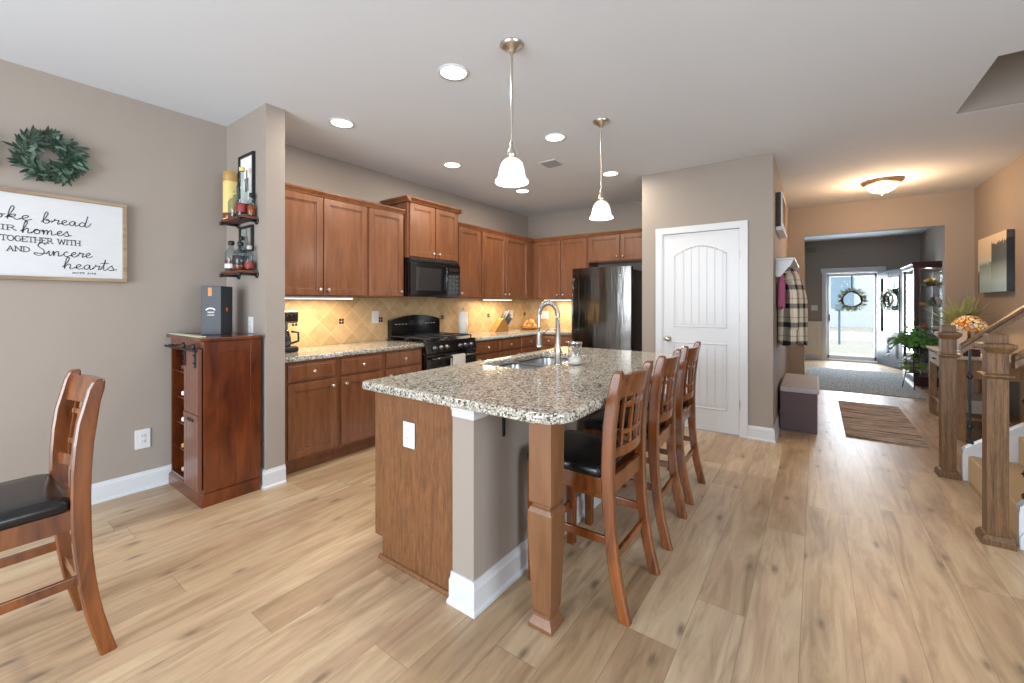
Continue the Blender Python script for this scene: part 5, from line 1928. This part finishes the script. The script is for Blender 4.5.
def garment(name, label, cat, cx, cy, zt, zb, wx, wy, m, seed, waves=5):
    random.seed(seed)
    mb = MB()
    secs = []
    n = 28
    ph = random.uniform(0, 6)
    for k in range(13):
        f = k / 12
        z = zt - (zt - zb) * f
        g = 0.25 + 0.75 * min(1, f * 2.6) ** 0.6
        sec = []
        for i in range(n):
            a = 2 * PI * i / n
            fold = 1 + (0.05 + 0.16 * f) * math.sin(waves * a + ph + f * 1.2) + 0.04 * math.sin(11 * a + ph)
            x = cx + wx * g * fold * math.cos(a)
            y = cy + wy * g * fold * math.sin(a)
            x = max(x, -0.322)
            zz = z - 0.02 * math.sin(3 * a + ph) * f
            sec.append((x, y, zz))
        secs.append(sec)
    mb.sweep(secs, True)
    return mb.finish(name, m)


o = thing('plaid_coat', 'cream and black plaid coat hanging on the hall rack', 'coat', (-0.22, 5.2, 0.93))
g = garment('coat_body', '', '', -0.205, 5.24, 1.66, 0.90, 0.118, 0.17, M['plaid'], 4)
g.data.transform(Matrix.Translation(g.location - o.location)); g.location = (0, 0, 0); g.parent = o
for (yy, s_) in ((5.10, -1), (5.42, 1)):
    mb = MB()
    xo = -0.20 if s_ < 0 else -0.15
    mb.tube([(xo - 0.02, yy + 0.04 * -s_, 1.52), (xo + 0.01, yy, 1.42), (xo + 0.02, yy + 0.01 * s_, 1.25), (xo + 0.02, yy + 0.03 * s_, 1.05)], [0.035, 0.048, 0.045, 0.04], 12)
    mb.finish('sleeve', M['plaid'], o)
mb = MB()
mb.tube([(-0.30, 5.17, 1.63), (-0.22, 5.20, 1.66), (-0.18, 5.27, 1.63), (-0.22, 5.33, 1.60)], [0.02, 0.028, 0.03, 0.02], 10)
mb.finish('hood', M['plaid'], o)
o = garment('brown_coat', '', '', -0.22, 5.62, 1.63, 0.86, 0.10, 0.14, M['brownc'], 9)
tag(o, 'brown coat hanging behind the plaid coat on the hall rack', 'coat')
o = garment('pink_scarf', '', '', -0.285, 5.03, 1.64, 1.27, 0.034, 0.045, M['pink'], 12, 4)
tag(o, 'pink knitted scarf hanging at the near end of the hall rack', 'scarf')

t = thing('storage_bench', 'mauve fabric storage bench against the hall wall below the coats', 'bench', (-0.16, 5.66, 0))
mb = MB()
mb.box(-0.306, 0.012, 5.19, 6.15, 0.0, 0.395, 0.006)
mb.finish('bench_box', M['bench'], t)
MB().box(-0.306, 0.026, 5.18, 6.16, 0.397, 0.455, 0.012).finish('lid', M['bench_lid'], t)

# rugs
tag(MB().box(0.24, 0.84, 5.30, 7.14, 0.001, 0.010, 0.003).finish('runner_rug', M['runner']), 'brown and grey woven runner rug on the hall floor', 'rug')
tag(MB().box(-0.12, 1.22, 7.95, 10.6, 0.001, 0.009, 0.003).finish('entry_rug', M['entry_rug']), 'faded blue-grey rug in the foyer before the front door', 'rug')
tag(MB().box(-2.93, -2.35, 2.14, 2.9, 0.001, 0.012, 0.004).finish('kitchen_mat', M['mat_white']), 'white mat on the floor between range and island', 'mat')

# console table
t = thing('console_table', 'rustic console table with whitewashed drawers against the hall right wall', 'table', (1.34, 6.4, 0))
tx0, tx1, ty0, ty1 = 1.10, 1.575, 5.78, 7.05
MB().box(tx0 - 0.02, tx1, ty0 - 0.02, ty1 + 0.02, 0.775, 0.80, 0.004).finish('tabletop', M['whitewash'], t)
MB().box(tx0 + 0.012, tx1 - 0.01, ty0 + 0.012, ty1 - 0.012, 0.60, 0.774).finish('apron', M['table'], t)
for x in (tx0 + 0.03, tx1 - 0.035):
    for y in (ty0 + 0.03, ty1 - 0.03):
        square_loft(x, y, [(0.028, 0), (0.03, 0.12), (0.03, 0.774)], 'leg', M['table'], t)
MB().box(tx0 + 0.01, tx1 - 0.02, ty0 + 0.01, ty1 - 0.01, 0.20, 0.225, 0.003).finish('lower_shelf', M['table'], t)
for a, b in ((5.86, 6.38), (6.42, 6.96)):
    d = MB().box(tx0 - 0.004, tx0 + 0.012, a, b, 0.625, 0.75, 0.004).finish('drawer', M['whitewash'], t)
    mb = MB()
    c = (a + b) / 2
    mb.tube([(tx0 - 0.004, c - 0.05, 0.69), (tx0 - 0.025, c - 0.04, 0.685), (tx0 - 0.025, c + 0.04, 0.685), (tx0 - 0.004, c + 0.05, 0.69)], 0.005)
    mb.finish('drawer_pull', M['blackm'], d)
t = tag(MB().box(1.20, 1.45, 6.0, 6.5, 0.226, 0.36, 0.01).finish('storage_box', plain('cream_box', 'B8B0A4', 0.8)), 'pale box on the lower shelf of the hall console table', 'box')

# stained glass lamp
lx, ly = 1.28, 6.28
t = thing('stained_glass_lamp', 'table lamp with amber stained glass dome shade on the hall table', 'table lamp', (lx, ly, 0.801))
MB().lathe([(0.085, 0), (0.085, 0.012), (0.05, 0.03), (0.018, 0.05), (0.012, 0.10), (0.02, 0.13), (0.012, 0.16), (0.012, 0.30)], (lx, ly, 0.801), 24).finish('lamp_base', plain('dark_bronze', '2E2218', 0.35, 0.8), t)
MB().lathe([(0.142, 1.04), (0.136, 1.075), (0.116, 1.12), (0.086, 1.155), (0.048, 1.18), (0.02, 1.19)], (lx, ly, 0), 36, False).finish('lamp_shade', M['tiffany'], t)
MB().lathe([(0.02, 1.188), (0.022, 1.195), (0.006, 1.21)], (lx, ly, 0), 14).finish('finial', M['blackm'], t)
lamp('table_lamp_bulb', 'POINT', (lx, ly, 1.06), 5, (1.0, 0.7, 0.4), size=0.03)
t = thing('table_clock', 'small dark box ornament on the hall table beside the lamp', 'ornament', (1.22, 5.95, 0.801))
MB().box(1.16, 1.28, 5.90, 5.98, 0.801, 0.87, 0.006).finish('ornament_body', M['curio'], t)

# spider plant
sxp, syp = 1.33, 6.80
t = thing('spider_plant', 'spiky variegated spider plant in a white pot on the hall table', 'plant', (sxp, syp, 0.801))
MB().lathe([(0.07, 0), (0.09, 0.01), (0.10, 0.19), (0.108, 0.195), (0.108, 0.215), (0.095, 0.215), (0.09, 0.19)], (sxp, syp, 0.801), 24).finish('pot', M['plate'], t)
mb = MB()
random.seed(21)
for i in range(150):
    a = random.uniform(0, 2 * PI)
    e = random.uniform(0.45 if math.cos(a) < 0.3 else 1.0, 1.5)
    d = (math.cos(a) * math.cos(e), math.sin(a) * math.cos(e), math.sin(e))
    mb.leaf((sxp + 0.03 * math.cos(a), syp + 0.03 * math.sin(a), 1.01), d, random.uniform(0.32, 0.50), 0.020, random.uniform(0.05, 0.5), n=6)
mb.finish('foliage', M['spider'], t)

# pothos on a stand
px_, py_ = 1.19, 8.72
t = thing('plant_stand', 'slim dark metal plant stand holding the trailing green plant', 'plant stand', (px_, py_, 0))
MB().lathe([(0.13, 0.64), (0.13, 0.655)], (px_, py_, 0), 24).finish('top_plate', M['blackm'], t)
for i in range(3):
    a = 2 * PI * i / 3 + 0.5
    MB().tube([(px_ + 0.11 * math.cos(a), py_ + 0.11 * math.sin(a), 0.645), (px_ + 0.07 * math.cos(a), py_ + 0.07 * math.sin(a), 0.35), (px_ + 0.13 * math.cos(a), py_ + 0.13 * math.sin(a), 0.016)], 0.006).finish('leg', M['blackm'], t)
MB().lathe([(0.09, 0.26), (0.09, 0.272)], (px_, py_, 0), 24).finish('lower_plate', M['blackm'], t)


def bushy(name, label, x, y, z0, pot, n, spread, vines, seed, lm):
    random.seed(seed)
    t = thing(name, label, 'plant', (x, y, z0))
    MB().lathe([(pot * 0.7, 0), (pot * 0.8, 0.006), (pot, 0.14), (pot * 0.9, 0.14), (pot * 0.85, 0.12)], (x, y, z0), 20).finish('pot', plain('grey_pot', '6A6A68', 0.5), t)
    mb = MB()
    for i in range(n):
        a = random.uniform(0, 2 * PI)
        r = spread * random.random() ** 0.5
        z = z0 + 0.05 + random.uniform(0, 0.30) * (1.2 - r / spread)
        aa = a + random.uniform(-0.5, 0.5)
        mb.leaf((x + r * math.cos(a), y + r * math.sin(a), z), (math.cos(aa), math.sin(aa), random.uniform(-0.5, 0.6)), random.uniform(0.06, 0.10), 0.055, 0.3)
    for v in range(vines):
        a = random.uniform(0, 2 * PI)
        L = random.uniform(0.15, 0.35)
        for k in range(int(L / 0.03)):
            f = k * 0.03
            rr = spread * 0.6 + 0.10 * min(1, f * 4) + random.uniform(-0.02, 0.02)
            aa = a + random.uniform(-0.9, 0.9)
            mb.leaf((x + rr * math.cos(a), y + rr * math.sin(a), z0 + 0.17 - f), (math.cos(aa), math.sin(aa), -0.3), 0.07, 0.05, 0.3)
    mb.finish('foliage', lm, t)
    return t


bushy('pothos_plant', 'bushy bright green trailing plant on the dark stand in the foyer', px_, py_, 0.656, 0.10, 420, 0.25, 6, 31, M['pothos'])
bushy('pothos_plant', 'small light green plant low on the stand below the bushy plant', px_, py_, 0.273, 0.06, 80, 0.10, 0, 33, plain('lime_leaf', '7FA84E', 0.45, var=0.4, scale=14))

# curio cabinet
cx0, cx1, cy0, cy1, cztop = 1.265, 1.70, 9.2, 10.25, 1.95
t = thing('curio_cabinet', 'tall dark wood curio cabinet with glass sides in the foyer', 'cabinet', (1.48, 9.7, 0))
mb = MB()
mb.box(cx0, cx1, cy0, cy1, 0.0, 0.14, 0.006)
mb.finish('plinth', M['curio'], t)
mb = MB()
mb.box(cx0 - 0.03, cx1 + 0.02, cy0 - 0.03, cy1 + 0.03, cztop - 0.02, cztop + 0.02, 0.006)
mb.box(cx0 - 0.01, cx1 + 0.01, cy0 - 0.01, cy1 + 0.01, cztop - 0.08, cztop - 0.02, 0.004)
mb.finish('crown', M['curio'], t)
for x, y in ((cx0, cy0), (cx1 - 0.06, cy0), (cx0, cy1 - 0.06), (cx1 - 0.06, cy1 - 0.06)):
    MB().box(x, x + 0.06, y, y + 0.06, 0.14, cztop - 0.08, 0.004).finish('corner_stile', M['curio'], t)
MB().box(cx1 - 0.015, cx1 - 0.005, cy0 + 0.06, cy1 - 0.06, 0.14, cztop - 0.08).finish('mirror_back', M['mirror'], t)
MB().box(cx0 + 0.06, cx1 - 0.06, cy0 + 0.025, cy0 + 0.031, 0.14, cztop - 0.08).finish('side_glass', M['glass_g'], t)
MB().box(cx0 + 0.06, cx1 - 0.06, cy1 - 0.031, cy1 - 0.025, 0.14, cztop - 0.08).finish('side_glass', M['glass_g'], t)
fd_ = MB().box(cx0 + 0.02, cx0 + 0.026, cy0 + 0.06, cy1 - 0.06, 0.14, cztop - 0.08).finish('front_glass', M['glass_g'], t)
for z in (0.5, 0.88, 1.26, 1.58):
    MB().box(cx0 + 0.03, cx1 - 0.02, cy0 + 0.04, cy1 - 0.04, z, z + 0.008).finish('glass_shelf', M['glass_g'], t)
lamp('curio_lamp', 'POINT', (1.48, 9.5, 1.80), 3, (1.0, 0.9, 0.75), size=0.03)


def vase(label, x, y, z, prof, m, cat='vase', name='ceramic_vase'):
    tag(MB().lathe(prof, (x, y, z), 18).finish(name, m), label, cat)


V1 = [(0.03, 0), (0.05, 0.03), (0.045, 0.08), (0.02, 0.12), (0.025, 0.14)]
V2 = [(0.035, 0), (0.06, 0.02), (0.065, 0.05), (0.05, 0.06)]
vase('red and white ceramic vase on the second curio shelf from the bottom', 1.40, 9.33, 0.8885, V1, M['red'])
vase('white bowl on the second curio shelf from the bottom', 1.55, 9.35, 0.8885, V2, M['plate'], 'bowl', 'ceramic_bowl')
vase('orange-brown vase on the third curio shelf', 1.37, 9.33, 1.2685, V2, M['onion'])
vase('grey-green jar on the third curio shelf', 1.50, 9.36, 1.2685, V1, M['leaf2'])
vase('white figurine on the third curio shelf behind the jar', 1.58, 9.50, 1.2685, V1, M['plate'], 'figurine', 'ceramic_figurine')
t = thing('floral_arrangement', 'yellow-green floral arrangement on the top shelf of the curio cabinet', 'flowers', (1.48, 9.4, 1.5885))
MB().lathe([(0.05, 0), (0.07, 0.03), (0.05, 0.06)], (1.48, 9.4, 1.5885), 16).finish('bowl', M['curio'], t)
mb = MB()
random.seed(40)
for i in range(110):
    a = random.uniform(0, 2 * PI); e = random.uniform(-0.1, 1.3)
    mb.leaf((1.48, 9.4, 1.63), (math.cos(a) * math.cos(e), math.sin(a) * math.cos(e), math.sin(e)), random.uniform(0.08, 0.15), 0.03, 0.2)
mb.finish('blooms', plain('yellow_green_bloom', 'B8A83C', 0.6, var=0.5, scale=20), t)

# canvas on the right wall
t = thing('canvas_picture', 'stretched canvas of a misty lake with dark pines on the right hall wall', 'picture', (1.58, 6.8, 1.435))
cvs = MB().box(1.545, 1.598, 6.31, 7.22, 1.435, 2.055, 0.003)
o = cvs.finish('canvas', M['canvas'], None, (1.58, 6.8, 1.435))
o.parent = t; o.location = (0, 0, 0)

# door chime
tag(MB().box(-0.16, -0.0, 11.955, 11.998, 2.48, 2.60, 0.006).finish('door_chime', plain('taupe_plastic', '84796C', 0.6)), 'taupe door chime box high on the foyer wall', 'door chime')
t = thing('wall_vent', 'low white return air grille on the stairs wall side of the hall', 'vent', (0, 0, 0))
bpy.data.objects.remove(t)

# wreaths at the front door
def twig_wreath(label, Mx, cu, cz_, r0, seed, off):
    random.seed(seed)
    t = thing('twig_wreath', label, 'wreath', Mx @ Vector((cu, off, cz_)))
    mb = MB(Mx)
    for k in range(5):
        ph = random.uniform(0, 6)
        pts = []
        for i in range(41):
            a = 2 * PI * i / 40
            rr = r0 + 0.014 * math.sin(3 * a + ph)
            pts.append((cu + rr * math.cos(a), off + 0.012 * math.cos(4 * a + ph), cz_ + rr * math.sin(a)))
        mb.tube(pts, 0.014, 6)
    mb.finish('vine_ring', M['twig'], t)
    mb = MB(Mx)
    for i in range(120):
        a = random.uniform(0, 2 * PI)
        d = (math.cos(a + random.uniform(-1.3, 1.3)), random.uniform(-0.3, 0.0), math.sin(a + random.uniform(-.6, .6)))
        mb.leaf((cu + (r0 + 0.01) * math.cos(a), off - 0.01, cz_ + (r0 + 0.01) * math.sin(a)), d, random.uniform(0.06, 0.13), 0.02, 0, up=(0, -1, 0))
    mb.finish('foliage', plain('pale_leaf_' + str(seed), '93A286', 0.6, var=0.4), t)
    mb = MB(Mx)
    mb.box(cu - 0.012, cu + 0.012, off - 0.004, off + 0.004, cz_ + r0, 1.93)
    mb.finish('hanging_ribbon', M['blackm'], t)


twig_wreath('brown twig wreath hanging on the glass storm door', face_my(12.04), 0.645, 1.39, 0.17, 50, -0.02)
twig_wreath('leafy wreath on the open blue-grey front door leaf', leafM, 0.45, 1.38, 0.15, 51, -0.045)

# ------------------------------------------------------------------ outside the front door
struct('ground_outside', MB().box(-30, 30, 12.25, 60, -0.12, -0.05), M['lawn'])
MB_ = MB().box(-1.5, 3.0, 12.25, 14.2, -0.05, -0.02)
struct('porch_slab', MB_, M['concrete'])
struct('front_walk', MB().box(-20, 20, 19.0, 25.0, -0.05, -0.035), M['concrete'])
t = thing('lamp_post', 'grey mailbox on a slim post out beyond the glass storm door', 'mailbox', (0.62, 17.5, -0.05))
MB().box(0.59, 0.65, 17.47, 17.53, -0.05, 1.25).finish('post', plain('blue_grey_post', '5E7280', 0.6), t)
MB().box(0.50, 0.74, 17.3, 17.75, 1.05, 1.30, 0.05).finish('mailbox', plain('blue_grey_box', '64788A', 0.6), t)
t.name = 'mailbox'
hs = thing('house_across', 'pale house across the street seen through the storm door', 'house', (0, 30, -0.05))
MB().box(-9, 3.2, 30, 38, -0.05, 5.5).finish('wall', M['siding'], hs)
mb = MB()
mb.prism([(-9.5, 5.5), (3.7, 5.5), (-2.9, 8.6)], 'y', 29.6, 38.4)
mb.finish('roof', plain('roof_grey', '8C9298', 0.9), hs)
for x in (-1.2, 0.7, -3.5):
    w_ = MB().box(x, x + 1.0, 29.94, 30.0, 1.0, 2.9, 0.02).finish('window', plain('window_blue', '7C94A6', 0.2), hs)
random.seed(8)
mb = MB()
for i in range(260):
    a = random.uniform(0, 2 * PI)
    r = random.random() ** 0.5 * 0.9
    mb.leaf((2.6 + r * math.cos(a), 20.5 + 0.5 * r * math.sin(a), random.uniform(0.0, 0.9)), (math.cos(a), math.sin(a), 0.4), 0.2, 0.12, 0.2)
tag(mb.finish('shrub', plain('shrub_green', '8FA07C', 0.8, var=0.3)), 'pale green shrub in the front garden', 'shrub')
